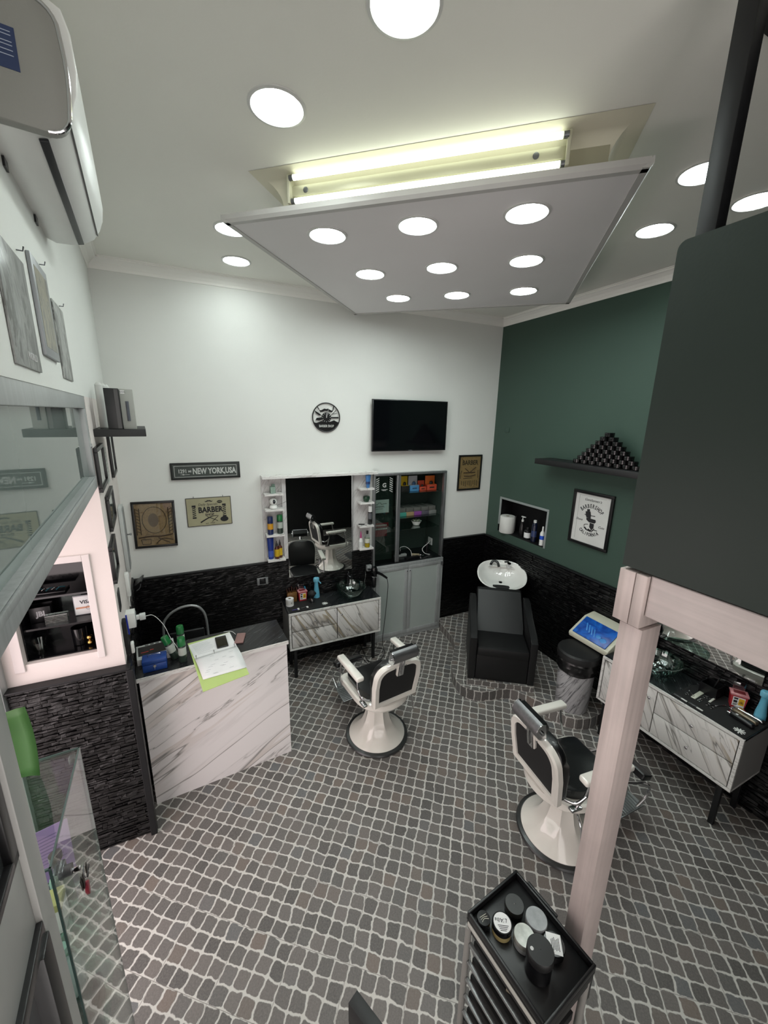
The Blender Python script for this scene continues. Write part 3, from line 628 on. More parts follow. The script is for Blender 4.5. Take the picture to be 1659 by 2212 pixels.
b.prism([(0.105+0.026*math.cos(a), 0.10+0.016*math.sin(a)) for a in [2*math.pi*k/20 for k in range(20)]], -0.0115, -0.0098, axis='y')
b.prism([(0.14+0.04*math.cos(a), -0.09+0.028*math.sin(a)) for a in [2*math.pi*k/20 for k in range(20)]], -0.0115, -0.0098, axis='y')
b.tube([(-0.09, -0.0105, -0.11), (-0.03, -0.0105, -0.075), (0.03, -0.0105, -0.05), (0.085, -0.0105, -0.048)], 0.005, 6, rad=lambda t: 0.008-0.006*t)
b.tube([(-0.03, -0.0105, -0.05), (0.03, -0.0105, -0.08), (0.075, -0.0105, -0.105)], 0.003, 6); b.tube([(0.08, -0.0105, -0.055), (0.02, -0.0105, -0.11)], 0.003, 6)
b.build('artwork', INK, T)
for x_ in (-0.14, 0.14): MB().tube([(x_, -0.006, 0.15), (x_, -0.006, 0.168)], 0.003, 6, smooth=False).build('hook', STEEL, T)
# clock
T = thing('wall_clock', 'round black cut-out barber clock with moustache and scissors', 'clock', M=onback(1.323, 2.965, yb-0.012))
b = MB(); N = 48
b.tube([(0.157*math.cos(2*math.pi*k/N), -0.003, 0.157*math.sin(2*math.pi*k/N)) for k in range(N+1)], 0.0065, 8, smooth=False); b.build('rim', FRB, T)
b = MB()
ang0 = [R(a) for a in range(200, 341, 7)]
b.prism([(0.153*math.cos(a), 0.153*math.sin(a)) for a in ang0]+[(0.12, -0.045), (0.09, -0.03), (0.05, -0.045), (0.0, -0.05), (-0.06, -0.04), (-0.10, -0.055), (-0.12, -0.06)], -0.006, 0.0, axis='y')
b.prism([(0.055*math.cos(2*math.pi*k/30), 0.055*math.sin(2*math.pi*k/30)) for k in range(30)], -0.0075, 0.0, axis='y')
moustache(b, 0.0, 0.075, 0.085, -0.006, 0.0)
b.tube([(-0.08, -0.003, 0.085), (-0.105, -0.003, 0.12)], 0.005, 6, smooth=False); b.tube([(0.08, -0.003, 0.085), (0.09, -0.003, 0.13)], 0.005, 6, smooth=False)
b.prism([(-0.05, 0.02), (-0.09, 0.05), (-0.135, 0.075), (-0.12, 0.045), (-0.08, 0.02)], -0.006, 0, axis='y'); b.prism([(-0.05, 0.0), (-0.11, -0.005), (-0.125, -0.03), (-0.08, -0.035), (-0.05, -0.02)], -0.006, 0, axis='y')
b.tube([(0.05, -0.003, 0.02), (0.12, -0.003, 0.085)], 0.003, 6, smooth=False); b.tube([(0.075, -0.003, 0.04), (0.13, -0.003, 0.05)], 0.003, 6, smooth=False)
b.box(0.05, 0.145, -0.006, 0, -0.008, 0.008, 0.002); b.build('cutout', FRB, T)
b = MB()
for k in range(12):
    a = 2*math.pi*k/12; b.box(-0.0022, 0.0022, -0.0095, -0.0075, 0.040, 0.051, M=Matrix.Rotation(a, 4, 'Y'))
b.build('hour_marks', OFFW, T)
b = MB(); b.prism([(-0.003, 0), (0.003, 0), (0.001, 0.045), (-0.001, 0.045)], -0.012, -0.0105, axis='y', M=Matrix.Rotation(R(-4), 4, 'Y')); b.prism([(-0.004, -0.005), (0.004, -0.005), (0.0015, 0.095), (-0.0015, 0.095)], -0.014, -0.0125, axis='y', M=Matrix.Rotation(R(14), 4, 'Y')); b.build('hand', C_('hand_silver', 'c8c8c8', 0.3, 0.5), T)
text('lettering', 'BARBER SHOP', 0.038, 0, -0.095, OFFW, T, -0.0065, sx=0.72, bold=0.0008)
# television
T = thing('television', 'black flat television mounted on the white back wall', 'television', M=onback(2.376, 2.882, 4.40))
b = MB().box(-0.517, 0.517, -0.072, -0.04, -0.303, 0.303, 0.004); b.build('housing', BLKPL, T)
MB().box(-0.503, 0.503, -0.0735, -0.071, -0.286, 0.292).build('screen', C_('screen_glass', '07080b', 0.08), T, smooth=False)
MB().box(-0.18, 0.18, -0.04, -0.0, -0.14, 0.14, 0.004).build('wall_mount', BLKMET, T)
text('brand_mark', 'SAMSUNG', 0.012, 0, -0.2945, C_('tv_mark', '8a8c90'), T, -0.0725)
# California poster on the green wall
T, p = frame_pic('framed_poster', 'black framed white BARBERSHOP CALIFORNIA poster on the green wall', 'picture', 0.475, 0.595, onright(2.748, 1.960, XR-0.001), FRB, C_('poster_paper', 'c9c9c6', 0.7, 0, var=0.06, vscale=4), 0.03, 0.028)
yy = -0.0132
arc_text('lettering', 'BARBERSHOP', 0.062, 0, -0.02, 0.165, R(-46), R(46), INK, p, yy, sx=0.62, bold=0.0012)
arc_text('lettering', 'CALIFORNIA', 0.05, 0, 0.0, 0.165, R(-38), R(38), INK, p, yy, sx=0.7, bold=0.0012, flip=True)
text('lettering', "Gentlemen's", 0.04, 0.0, 0.208, INK, p, yy, shear=0.3); text('lettering', 'Shave', 0.036, -0.135, -0.02, INK, p, yy, shear=0.3); text('lettering', 'Cuts', 0.036, 0.135, -0.055, INK, p, yy, shear=0.3)
b = MB(); Y0, Y1 = yy-0.0015, yy+0.0008
b.prism([(-0.055, 0.105), (-0.022, 0.112), (-0.018, 0.088), (-0.05, 0.082)], Y0, Y1, axis='y')
b.prism([(-0.068, 0.08), (-0.012, 0.088), (0.0, 0.05), (0.002, 0.012), (-0.05, 0.018), (-0.062, 0.04)], Y0, Y1, axis='y')
b.tube([(-0.075, yy, 0.045), (-0.04, yy, 0.04), (-0.02, yy, 0.02)], 0.004, 6); b.tube([(0.0, yy, 0.045), (0.05, yy, 0.048)], 0.004, 6, smooth=False)
b.prism([(-0.05, 0.015), (0.06, 0.012), (0.068, -0.01), (0.055, -0.028), (-0.01, -0.03), (-0.045, -0.01)], Y0, Y1, axis='y')
b.prism([(0.0, -0.034), (0.05, -0.036), (0.05, -0.085), (0.025, -0.105), (0.0, -0.08)], Y0, Y1, axis='y')
b.tube([(-0.065, yy, -0.085), (-0.06, yy, -0.065), (-0.02, yy, -0.055)], 0.003, 6); b.prism([(-0.07, -0.095), (-0.04, -0.12), (0.02, -0.13), (0.03, -0.115), (-0.01, -0.10), (-0.02, -0.115), (-0.05, -0.09)], Y0, Y1, axis='y')
b.tube([(0.02, yy, -0.11), (0.05, yy, -0.10), (0.095, yy, -0.10)], 0.004, 6); b.tube([(0.03, yy, -0.13), (0.06, yy, -0.085)], 0.004, 6, smooth=False); b.build('chair_drawing', INK, p)
b = MB(); b.box(-0.165, -0.163, yy-0.0006, yy+0.001, -0.24, 0.245); b.box(-0.163, 0.15, yy-0.0006, yy+0.001, 0.243, 0.245); b.build('border_line', C_('line_grey', '8a8a88'), p)
# posters high on the left wall
def photo_mat(name, a, c, sc):
    s = NT(name); p_ = s.pos((1, 1, 0.5), obj=True); n_ = s.noise(p_, sc, 5, 0.6, 2.0)
    s.l(s.ramp(n_.outputs[0], [(0.36, lin(c)), (0.5, lin(a)), (0.58, lin('555654')), (0.68, lin(c))]), s.b.inputs['Base Color']); s.b.inputs['Roughness'].default_value = 0.3; return s.m
T = thing('photo_poster', 'grey photo poster nearest the camera on the upper left wall', 'poster', M=onleft(1.50, 3.265))
MB().box(-0.155, 0.155, -0.006, -0.001, -0.155, 0.155, 0.001).build('print', photo_mat('grey_photo_a', '8c8e8c', '5f625f', 9), T)
text('lettering', 'WORLD', 0.03, 0.05, -0.12, C_('print_white', 'c8c8c8'), T, -0.0065)
T = thing('photo_poster', 'silver framed olive paper poster, middle one on the upper left wall', 'poster', M=onleft(1.88, 3.33))
MB().box(-0.132, 0.132, -0.012, -0.001, -0.155, 0.155, 0.002).build('frame', C_('poster_frame', '8d9093', 0.4, 0.3), T)
MB().box(-0.10, 0.10, -0.0128, -0.006, -0.125, 0.125).build('print', photo_mat('olive_photo', '8f8a76', '7b7765', 14), T)
T = thing('photo_poster', 'crumpled grey photo poster nearest the back wall on the upper left wall', 'poster', M=onleft(2.24, 3.275))
MB().box(-0.13, 0.13, -0.006, -0.001, -0.15, 0.15, 0.001).build('print', photo_mat('grey_photo_b', 'a2a5a2', '707370', 8), T)
for y_, z_, w_ in ((1.62, 3.445, 'nearest grey'), (1.99, 3.51, 'silver framed olive'), (2.33, 3.44, 'crumpled grey')):
    tag(MB().tube([(0, 0.0, 0), (0, -0.015, 0), (0, -0.018, 0.012)], 0.002, 6, smooth=False).tf(onleft(y_, z_)).build('wall_hook', STEEL), 'tiny metal hook above the %s poster on the upper left wall' % w_, 'hook', 'hooks above the left wall posters')
# frames on the left wall above the desk
PW = photo_mat('certificate', 'c9cac6', 'b9bab6', 20)
frs = [(2.975, 2.655, 0.45, 0.26, 'black framed picture under the wall shelf, beside the transom window'),
       (4.03, 2.64, 0.42, 0.36, 'tall black framed picture below the far end of the wall shelf'),
       (3.24, 2.335, 0.47, 0.235, 'black framed picture, upper one of the column above the desk'),
       (2.92, 2.065, 0.33, 0.24, 'black framed picture, lower one of the column by the entrance edge')]
for y_, z_, w_, h_, l_ in frs: frame_pic('framed_picture', l_, 'picture', w_, h_, onleft(y_, z_), FRB, PW, 0.026, 0.022, glass=True)
T = thing('paper_notice', 'faint unframed paper notice between two black frames on the left wall', 'notice', M=onleft(3.50, 2.60))
MB().box(-0.10, 0.10, -0.003, -0.001, -0.13, 0.13).build('sheet', C_('notice_paper', 'bfc1bc', 0.8), T); b = MB()
for k in range(7): b.box(-0.08, 0.06, -0.0036, -0.0028, 0.09-k*0.028, 0.094-k*0.028)
b.build('print_lines', C_('notice_ink', '85877f'), T)
T = thing('sign_plate', 'narrow dark plate low on the left wall below the frames', 'sign', M=onleft(2.92, 1.77)); MB().box(-0.05, 0.05, -0.008, -0.001, -0.07, 0.07, 0.003).build('plate', C_('plate_dark', '2b2d2e', 0.4), T)
T = thing('meter_cabinet', 'narrow grey metal wall cabinet with a round knob on the left wall', 'cabinet', M=onleft(3.97, 1.90, 0.002))
MB().box(-0.10, 0.10, -0.03, 0, -0.29, 0.29, 0.003).build('body', C_('meter_body', 'b5b8b6', 0.5), T); MB().box(-0.085, 0.085, -0.036, -0.03, -0.27, 0.27, 0.002).build('door', C_('meter_door', '8f9292', 0.4, 0.4), T)
MB().tube([(0.0, -0.036, 0.03), (0.0, -0.062, 0.03)], 0.006, 8, smooth=False).ellips((0, -0.066, 0.03), 0.012, 0.008, 0.012).build('knob', CHROME, T)
T = thing('intercom', 'white wall intercom with a cable left of the desk', 'intercom', M=onleft(3.62, 1.60))
MB().box(-0.03, 0.03, -0.03, 0, -0.10, 0.10, 0.006).build('body', WPL, T); MB().cyl((0, -0.032, 0.075), (0, -0.028, 0.075), 0.018).build('button', C_('button_white', 'f0f0f0', 0.3), T)
MB().tube([(0, -0.012, -0.10), (-0.01, -0.012, -0.15), (0, -0.012, -0.2)], 0.004, 6).build('cable', WPL, T)

# ------------------------------------------------------------------ wall shelf with the boxes (left wall)
T = thing('wall_shelf', 'thick dark floating shelf on the left wall', 'shelf', M=onleft(2.95, 2.862))
MB().box(0.0, 0.62, -0.275, 0, -0.024, 0.022, 0.003).build('board', C_('shelf_grey_black', '232425', 0.5), T)
T = thing('speaker_box', 'black upright box standing on the left wall shelf', 'box', M=onleft(2.95, 2.884))
MB().box(0.012, 0.13, -0.155, -0.078, 0.0, 0.245, 0.003).build('body', C_('box_black', '18191b', 0.4), T); MB().box(0.008, 0.011, -0.150, -0.13, 0.004, 0.24).build('stripe', C_('stripe_grey', '3a3a3a', 0.3), T)
T = thing('clipper_box', 'pale grey product box with a printed clipper beside the black box', 'box', M=onleft(2.95, 2.884))
MB().box(0.025, 0.10, -0.228, -0.158, 0.0, 0.243, 0.002).build('body', C_('box_pale', '9fa19b', 0.5), T)
b = MB().tube([(0.0235, -0.192, 0.05), (0.0235, -0.192, 0.17)], 0.009, 8, smooth=False); b.build('printed_clipper', C_('printed_grey', '565961', 0.4), T)
MB().box(0.0235, 0.025, -0.185, -0.162, 0.215, 0.235).build('label', PAPER, T)
text('lettering', 'WAHL', 0.011, 0, 0, INK, T, 0, M=Matrix.Translation((0.0232, -0.1735, 0.225)) @ Matrix.Rotation(R(-90), 4, 'Z'))
def roll_at(k): return 0.20+k*0.11
for k, l_ in enumerate(('nearest', 'second', 'farthest')):
    o = MB().lathe([(0.02, 0), (0.023, 0.004), (0.021, 0.27), (0.01, 0.285)], 18, M=onleft(2.95, 2.884) @ Matrix.Translation((0.20+k*0.12, -0.045-0.012*k, 0))).build('white_tube', C_('tube_white', 'c5c6c2', 0.5))
    tag(o, '%s of the slim white upright tubes at the back of the left wall shelf' % l_, 'tube', 'white tubes on the left wall shelf')

# ------------------------------------------------------------------ reception desk and what lies on it
DM = at(-0.552, 2.934, 0, R(4.2))
T = thing('reception_desk', 'white marble look reception desk with black marble top', 'desk', M=DM)
MB().box(0, 1.10, 0.0, 0.395, 1.112, 1.138, 0.0).build('worktop', MARBB, T, smooth=False)
MB().box(-0.002, 1.102, -0.006, 0.0, 1.108, 1.139).build('worktop_edge', MARBT, T, smooth=False)
MB().box(0.02, 1.09, 0.012, 0.03, 0.0, 1.112).build('front_panel', MARB, T, smooth=False)
for x_ in (0.02, 1.072): MB().box(x_, x_+0.018, 0.03, 0.385, 0, 1.112).build('side_panel', MARB, T, smooth=False)
MB().box(0.04, 1.07, 0.05, 0.37, 0.62, 0.64).build('shelf', WPL, T)
def dthing(name, label, cat, x, y, z=1.139, rz=0.0, group=None): return thing(name, label, cat, (x, y, z), rz, group)
CAN_G = C_('can_cap_green', '1f6b38', 0.25); CAN_D = C_('can_dark_green', '26332c', 0.3); CAN_L = C_('can_label', 'a9b0a8', 0.45)
def spray_can(label, M, r=0.028, h=0.2, capc=None, bodyc=None, labc=None, group=None, extra=None):
    T = thing('spray_can', label, 'can', M=M, group=group)
    MB().lathe([(r*0.9, 0), (r, 0.004), (r, h*0.66), (r*0.93, h*0.69), (r*0.9, h*0.70)], 28).build('can_body', bodyc or CAN_D, T)
    MB().lathe([(r*0.97, h*0.68), (r*1.0, h*0.70), (r*0.96, h*0.96), (r*0.85, h), (1e-3, h)], 28, close=False).build('cap', capc or CAN_G, T)
    lb = MB().lathe([(r+0.0006, h*0.30), (r+0.0006, h*0.62)], 28, close=False).build('label_band', labc or CAN_L, T)
    return T
CT = C_('can_tan', '8c8f86', 0.4)
spray_can('upright green capped spray can beside the green binder', at(-0.247, 3.045, 1.139), group='green capped cans on the desk')
spray_can('tilted green capped spray can leaning to the left behind the blue box', at(-0.300, 3.11, 1.141) @ Matrix.Rotation(R(-19), 4, 'Y') @ Matrix.Rotation(R(-4), 4, 'X'), group='green capped cans on the desk')
spray_can('green capped spray can at the back of the desk', at(-0.262, 3.235, 1.139), group='green capped cans on the desk')
T = dthing('cash_box', 'small blue metal cash box with key in its lock', 'cash box', -0.432, 3.04, rz=R(3))
BLU = C_('box_blue', '1b3f86', 0.4, 0.1)
MB().box(-0.078, 0.078, -0.05, 0.05, 0.0, 0.058, 0.004).build('body', BLU, T); MB().box(-0.08, 0.08, -0.052, 0.052, 0.059, 0.092, 0.006).build('lid', BLU, T)
MB().tube([(-0.04, 0, 0.092), (-0.04, 0, 0.108), (0.0, 0, 0.112), (0.04, 0, 0.108), (0.04, 0, 0.092)], 0.0025, 8).build('handle', CHROME, T)
lk = MB().cyl((0.0, -0.058, 0.045), (0.0, -0.05, 0.045), 0.010).build('lock', CHROME, T); MB().box(-0.0015, 0.0015, -0.075, -0.058, 0.03, 0.048, 0.0005).build('key', CHROME, lk)
T = dthing('clipper_package', 'flat black and white package with red print lying behind the cash box', 'box', -0.44, 3.22, rz=R(8))
MB().box(-0.13, 0.13, -0.105, 0.105, 0.0, 0.05, 0.003).build('carton', C_('carton_white', 'b9bab8', 0.5), T)
MB().box(-0.118, 0.12, -0.06, 0.075, 0.049, 0.052).build('printed_top', C_('carton_black', '121214', 0.3), T)
b = MB(); b.box(-0.10, -0.05, -0.02, -0.012, 0.052, 0.053); b.box(-0.04, -0.015, -0.005, 0.003, 0.052, 0.053); b.build('red_print', C_('print_red', 'a8332b', 0.5), T)
b = MB()
for k in range(5): b.box(-0.07+k*0.036, -0.045+k*0.036, 0.082, 0.098, 0.05, 0.0508)
b.build('grey_print', C_('print_grey', '4a4b4c', 0.5), T)
o = MB().box(-0.485, -0.45, 3.098, 3.12, 1.1915, 1.205, 0.003).build('red_clip', C_('clip_red', 'b02a2c', 0.4)); tag(o, 'small red plastic clip behind the blue cash box', 'clip')
def poly_sheet(pts, z, th): return MB().prism([(p[0], p[1]) for p in pts], z, z+th, axis='z')
T = thing('ring_binder', 'open lime green ring binder with white pages hanging over the desk edge', 'binder', (0, 0, 1.139))
LIME = C_('lime_cover', 'b6cb7c', 0.5)
MB().prism([(-0.221, 3.283), (-0.115, 2.604), (0.194, 2.68), (0.106, 3.339)], 0.0, 0.003, bev=0.0).build('cover', LIME, T)
MB().prism([(-0.215, 3.25), (-0.168, 3.03), (0.142, 3.09), (0.105, 3.33)], 0.003, 0.007).build('page', PAPER, T)
b = MB(); P0, P1, P2, P3 = Vector((-0.168, 3.03, 0)), Vector((0.142, 3.09, 0)), Vector((0.189, 2.762, 0)), Vector((-0.113, 2.735, 0)); g = []
for i in range(9):
    f = i/8; row = []
    for j in range(7):
        a_ = P0.lerp(P3, f).lerp(P1.lerp(P2, f), j/6); a_.z = 0.007+0.016*math.sin(math.pi*min(1, f*1.1))**1.0*(0.6+0.4*j/6); row.append(b.b.verts.new(a_))
    g.append(row)
for i in range(8):
    for j in range(6): b.b.faces.new((g[i][j], g[i][j+1], g[i+1][j+1], g[i+1][j]))
o = b.build('page', PAPER, T); md = o.modifiers.new('thickness', 'SOLIDIFY'); md.thickness = 0.001
for x_, y_ in ((-0.158, 3.032), (-0.03, 3.055), (0.125, 3.085)):
    MB().tube([(x_-0.004, y_+0.018, 0.006), (x_, y_+0.012, 0.026), (x_+0.003, y_-0.012, 0.028), (x_+0.004, y_-0.02, 0.012)], 0.0022, 6).build('ring', CHROME, T)
b = MB(); random.seed(3)
PENC = C_('pencil_grey', '8f9298', 0.8)
for k in range(16):
    u, v_ = random.uniform(0.08, 0.85), random.uniform(0.15, 0.9); c0 = P0.lerp(P3, v_).lerp(P1.lerp(P2, v_), u); z_ = 0.0085+0.016*math.sin(math.pi*min(1, v_*1.1))*(0.6+0.4*u)
    b.tube([(c0.x, c0.y, z_), (c0.x+0.012, c0.y+random.uniform(-.004, .006), z_+0.0006), (c0.x+0.03, c0.y+0.004, z_+0.0008)], 0.0006, 4)
for k in range(9):
    c0 = Vector((-0.19, 3.225, 0)).lerp(Vector((-0.14, 3.06, 0)), k/9); b.tube([(c0.x, c0.y, 0.0078), (c0.x+0.09+0.05*random.random(), c0.y+0.02, 0.0078)], 0.0006, 4, smooth=False)
b.build('handwriting', PENC, T)
T = dthing('smartphone', 'dark smartphone in a black case lying on the binder', 'phone', 0.034, 3.185, 1.147, R(4))
MB().box(-0.043, 0.043, -0.085, 0.085, 0, 0.012, 0.005, 3).build('case', BLKPL, T); MB().box(-0.038, 0.038, -0.08, 0.08, 0.0122, 0.0128).build('screen', C_('phone_screen', '26241f', 0.08), T, smooth=False)
T = dthing('power_bank', 'dusty pink power bank on the black desktop', 'power bank', 0.180, 3.195, 1.139, R(-14))
MB().box(-0.036, 0.036, -0.075, 0.075, 0, 0.014, 0.005, 3).build('body', C_('dusty_pink', '8a6a66', 0.4), T)
o = MB().tube([(0.15, 3.27, 1.148), (0.12, 3.33, 1.15), (0.06, 3.36, 1.143)], 0.002, 6).build('charging_cable', WPL); tag(o, 'short white cable plugged into the pink power bank', 'cable')
# stool behind the desk
T = thing('desk_chair', 'black chair with a bent grey tube back behind the desk', 'chair', (-0.25, 3.82, 0))
TUBG = C_('tube_grey', '8f9191', 0.35, 0.4)
MB().tube([(-0.19, 0.02, 0.62), (-0.195, 0.02, 1.02), (-0.15, 0.02, 1.14), (-0.05, 0.02, 1.205), (0.06, 0.02, 1.215), (0.14, 0.02, 1.16), (0.175, 0.02, 1.02), (0.175, 0.02, 0.62)], 0.012, 10).build('back_tube', TUBG, T)
MB().box(-0.19, 0.19, -0.20, 0.16, 0.60, 0.66, 0.025, 4).build('seat', BLKLEATHER, T)
MB().box(-0.15, 0.15, -0.015, 0.01, 0.72, 0.98, 0.012, 3).build('backrest', BLKLEATHER, T)
for sx_ in (-1, 1):
    for sy_ in (-0.17, 0.14): MB().tube([(sx_*0.16, sy_, 0.60), (sx_*0.18, sy_*1.1, 0.0)], 0.012, 8, smooth=False).build('leg', TUBG, T)
# socket, charger, cable, pen holder
T = thing('socket_box', 'white surface mounted socket box on the left wall beside the desk', 'socket', M=onleft(3.20, 1.46))
MB().box(0, 0.09, -0.06, 0, -0.055, 0.065, 0.004).build('housing', WPL, T); MB().box(0.012, 0.078, -0.064, -0.06, -0.04, 0.05, 0.002).build('faceplate', C_('faceplate_grey', '8f9494', 0.3), T)
T = thing('phone_charger', 'white phone charger plugged into the socket box', 'charger', M=onleft(3.20, 1.46))
MB().box(0.03, 0.055, -0.085, -0.06, -0.01, 0.022, 0.002).build('plug', WPL, T); MB().box(0.024, 0.062, -0.125, -0.085, -0.018, 0.028, 0.004).build('adapter', C_('adapter_white', 'c9ccca', 0.35), T)
o = MB().tube([(-0.483, 3.247, 1.466), (-0.43, 3.25, 1.458), (-0.37, 3.24, 1.37), (-0.33, 3.20, 1.27), (-0.29, 3.165, 1.20), (-0.27, 3.155, 1.146)], 0.0022, 8).build('charger_cable', WPL); tag(o, 'thin white cable drooping from the charger to the spray cans', 'cable')
T = thing('tool_holder', 'black holder with a blue pen on the left wall by the entrance edge', 'holder', M=onleft(2.86, 1.50, 0.0))
MB().box(0.0, 0.07, -0.022, 0, -0.06, 0.13, 0.006).build('pouch', BLKMATTE, T)
MB().tube([(0.012, -0.03, 0.17), (0.03, -0.032, 0.02)], 0.005, 8, smooth=False).build('blue_pen', C_('pen_blue', '1e2f9a', 0.3), T)
T = thing('remote_control', 'small white remote on the left wall below the black holder', 'remote', M=onleft(2.88, 1.405, 0.0)); MB().box(0, 0.045, -0.05, -0.03, -0.03, 0.045, 0.005).build('shell', WPL, T); MB().box(0.015, 0.03, -0.052, -0.05, 0.0, 0.03).build('button', C_('button_dark', '4a4a4a'), T); MB().box(0.0, 0.045, -0.03, 0, -0.028, 0.043).build('clip', BLKMATTE, T)
T = thing('corner_holder', 'black angular plastic holder in the back left corner on the ledgestone', 'holder', (0, 0, 0))
MB().prism([(-0.69, 1.27), (-0.635, 1.31), (-0.615, 1.385), (-0.63, 1.385), (-0.67, 1.35), (-0.69, 1.34)], 4.20, 4.375, axis='y').build('shell', BLKPL, T)
MB().tube([(-0.67, 4.199, 1.295), (-0.64, 4.199, 1.32), (-0.628, 4.199, 1.36)], 0.004, 6).build('edge_line', C_('edge_grey', '5a5a5c', 0.4), T)
T = thing('wall_switch', 'grey framed black switch on the ledgestone beside the mirror', 'switch', M=onback(0.533, 1.125, 4.38))
MB().box(-0.062, 0.062, -0.01, 0, -0.045, 0.045, 0.004).build('frame', C_('switch_grey', '8d8f90', 0.35, 0.3), T); MB().box(-0.034, 0.034, -0.013, -0.009, -0.034, 0.034, 0.003).build('rocker', BLKPL, T)
T = thing('wall_switch', 'green painted blank switch plate high on the green wall', 'switch', M=onright(4.158, 2.844)); MB().box(-0.04, 0.04, -0.01, 0, -0.03, 0.03, 0.003).build('plate', GREEN, T)

# ------------------------------------------------------------------ vanity units
def knob(parent, x, y, z): MB().lathe([(0.004, 0), (0.004, 0.012), (0.011, 0.016), (0.012, 0.021), (0.007, 0.025), (1e-3, 0.026)], 16, M=Matrix.Translation((x, y, z)) @ Matrix.Rotation(R(90), 4, 'X')).build('knob', CHROME, parent)
def vanity(label, M, W_, D, door_first, split):
    T = thing('vanity_unit', label, 'vanity unit', M=M); z0, z1 = 0.405, 0.842
    MB().box(0, W_, -D+0.012, 0, z1-0.02, z1).build('worktop', MARBB, T, smooth=False)
    b = MB(); b.box(0, W_, -D-0.004, -D+0.012, z1-0.022, z1); b.box(0, W_, -D-0.004, 0, z0-0.02, z0); b.box(0, 0.022, -D-0.004, -D+0.012, z0, z1-0.022); b.box(W_-0.022, W_, -D-0.004, -D+0.012, z0, z1-0.022)
    b.build('front_edging', MARBT, T, smooth=False)
    b = MB(); b.box(0.0, 0.018, -D+0.012, 0, z0, z1-0.02); b.box(W_-0.018, W_, -D+0.012, 0, z0, z1-0.02); b.box(0.018, W_-0.018, -0.012, 0, z0, z1-0.02); b.build('carcass', C_('carcass_grey', '8f8d8b', 0.4), T, smooth=False)
    g = 0.004; zf0, zf1 = z0+0.004, z1-0.026
    def front(nm, a, c, e, f_): return MB().box(a+g, c-g, -D+0.0, -D+0.016, e+g, f_-g, 0.001).build(nm, MARBV, T)
    xa, xb = 0.026, W_-0.026
    if door_first: dx = (xa, split); wx = (split, xb)
    else: dx = (split, xb); wx = (xa, split)
    zm = (zf0+zf1)/2
    o = front('door', dx[0], dx[1], zf0, zf1); knob(o, (dx[1]-0.045) if door_first else (dx[0]+0.05), -D, zf1-0.09)
    for (e, f_) in ((zm, zf1), (zf0, zm)):
        o = front('drawer', wx[0], wx[1], e, f_); knob(o, (wx[0]+wx[1])/2, -D, (e+f_)/2)
    for x_ in (0.05, W_-0.09):
        for y_ in (-D+0.03, -0.07): MB().box(x_, x_+0.035, y_, y_+0.035, 0, z0-0.02, 0.002).build('leg', BLKMET, T)
    return T
V1 = at(0.742, 4.377, 0); vanity('white marble vanity unit under the mirror on the back wall', V1, 1.118, 0.375, False, 0.56)
V2 = Matrix.Translation((3.712, 2.08, 0)) @ Matrix.Rotation(R(-90), 4, 'Z'); vanity('white marble vanity unit along the green wall behind the metal column', V2, 1.085, 0.42, True, 0.50)
def bowl(label, x, y, z=0.8425, r=0.185):
    T = thing('glass_basin', label, 'basin', (x, y, z))
    pr = [(0.05, 0.0), (0.09, 0.004), (0.135, 0.03), (0.165, 0.07), (0.180, 0.115), (0.185, 0.135), (0.185, 0.140), (0.178, 0.140), (0.172, 0.112), (0.157, 0.073), (0.128, 0.037), (0.085, 0.013), (0.03, 0.010)]
    MB().lathe([(a*r/0.185, c_) for a, c_ in pr], 48, close=False).build('bowl', GLASSG, T)
    MB().lathe([(1e-3, 0.016), (0.022, 0.016), (0.026, 0.012), (0.026, 0.009), (1e-3, 0.009)], 24, close=False).build('drain_cover', CHROME, T)
    return T
bowl('round clear glass basin on the vanity under the back wall mirror', 1.535, 4.175); bowl('round clear glass basin on the vanity behind the metal column', 3.50, 1.73)
def faucet(label, M):
    T = thing('faucet', label, 'tap', M=M)
    MB().box(-0.02, 0.02, -0.02, 0.02, 0, 0.27, 0.004).build('column', BLKPL, T); MB().box(-0.022, 0.022, -0.12, 0.02, 0.235, 0.255, 0.003).build('spout', BLKPL, T)
    MB().box(-0.006, 0.006, -0.01, 0.02, 0.27, 0.30, 0.002).build('lever', CHROME, T)
faucet('black square tap behind the glass basin below the back wall mirror', at(1.565, 4.352, 0.8425) @ Matrix.Scale(0.85, 4)); faucet('black square tap beside the green wall behind the metal column', at(3.675, 1.87, 0.8425, R(-90)) @ Matrix.Scale(0.85, 4))
T = thing('basin_lever', 'curved chrome lever standing right of the back wall glass basin', 'lever', (1.765, 4.30, 0.8425))
MB().tube([(0, 0, 0), (0.0, 0, 0.10), (0.012, 0, 0.16), (0.014, 0, 0.25)], 0.006, 8).build('rod', CHROME, T); MB().cyl((0, 0, 0), (0, 0, 0.012), 0.016).build('base', CHROME, T)
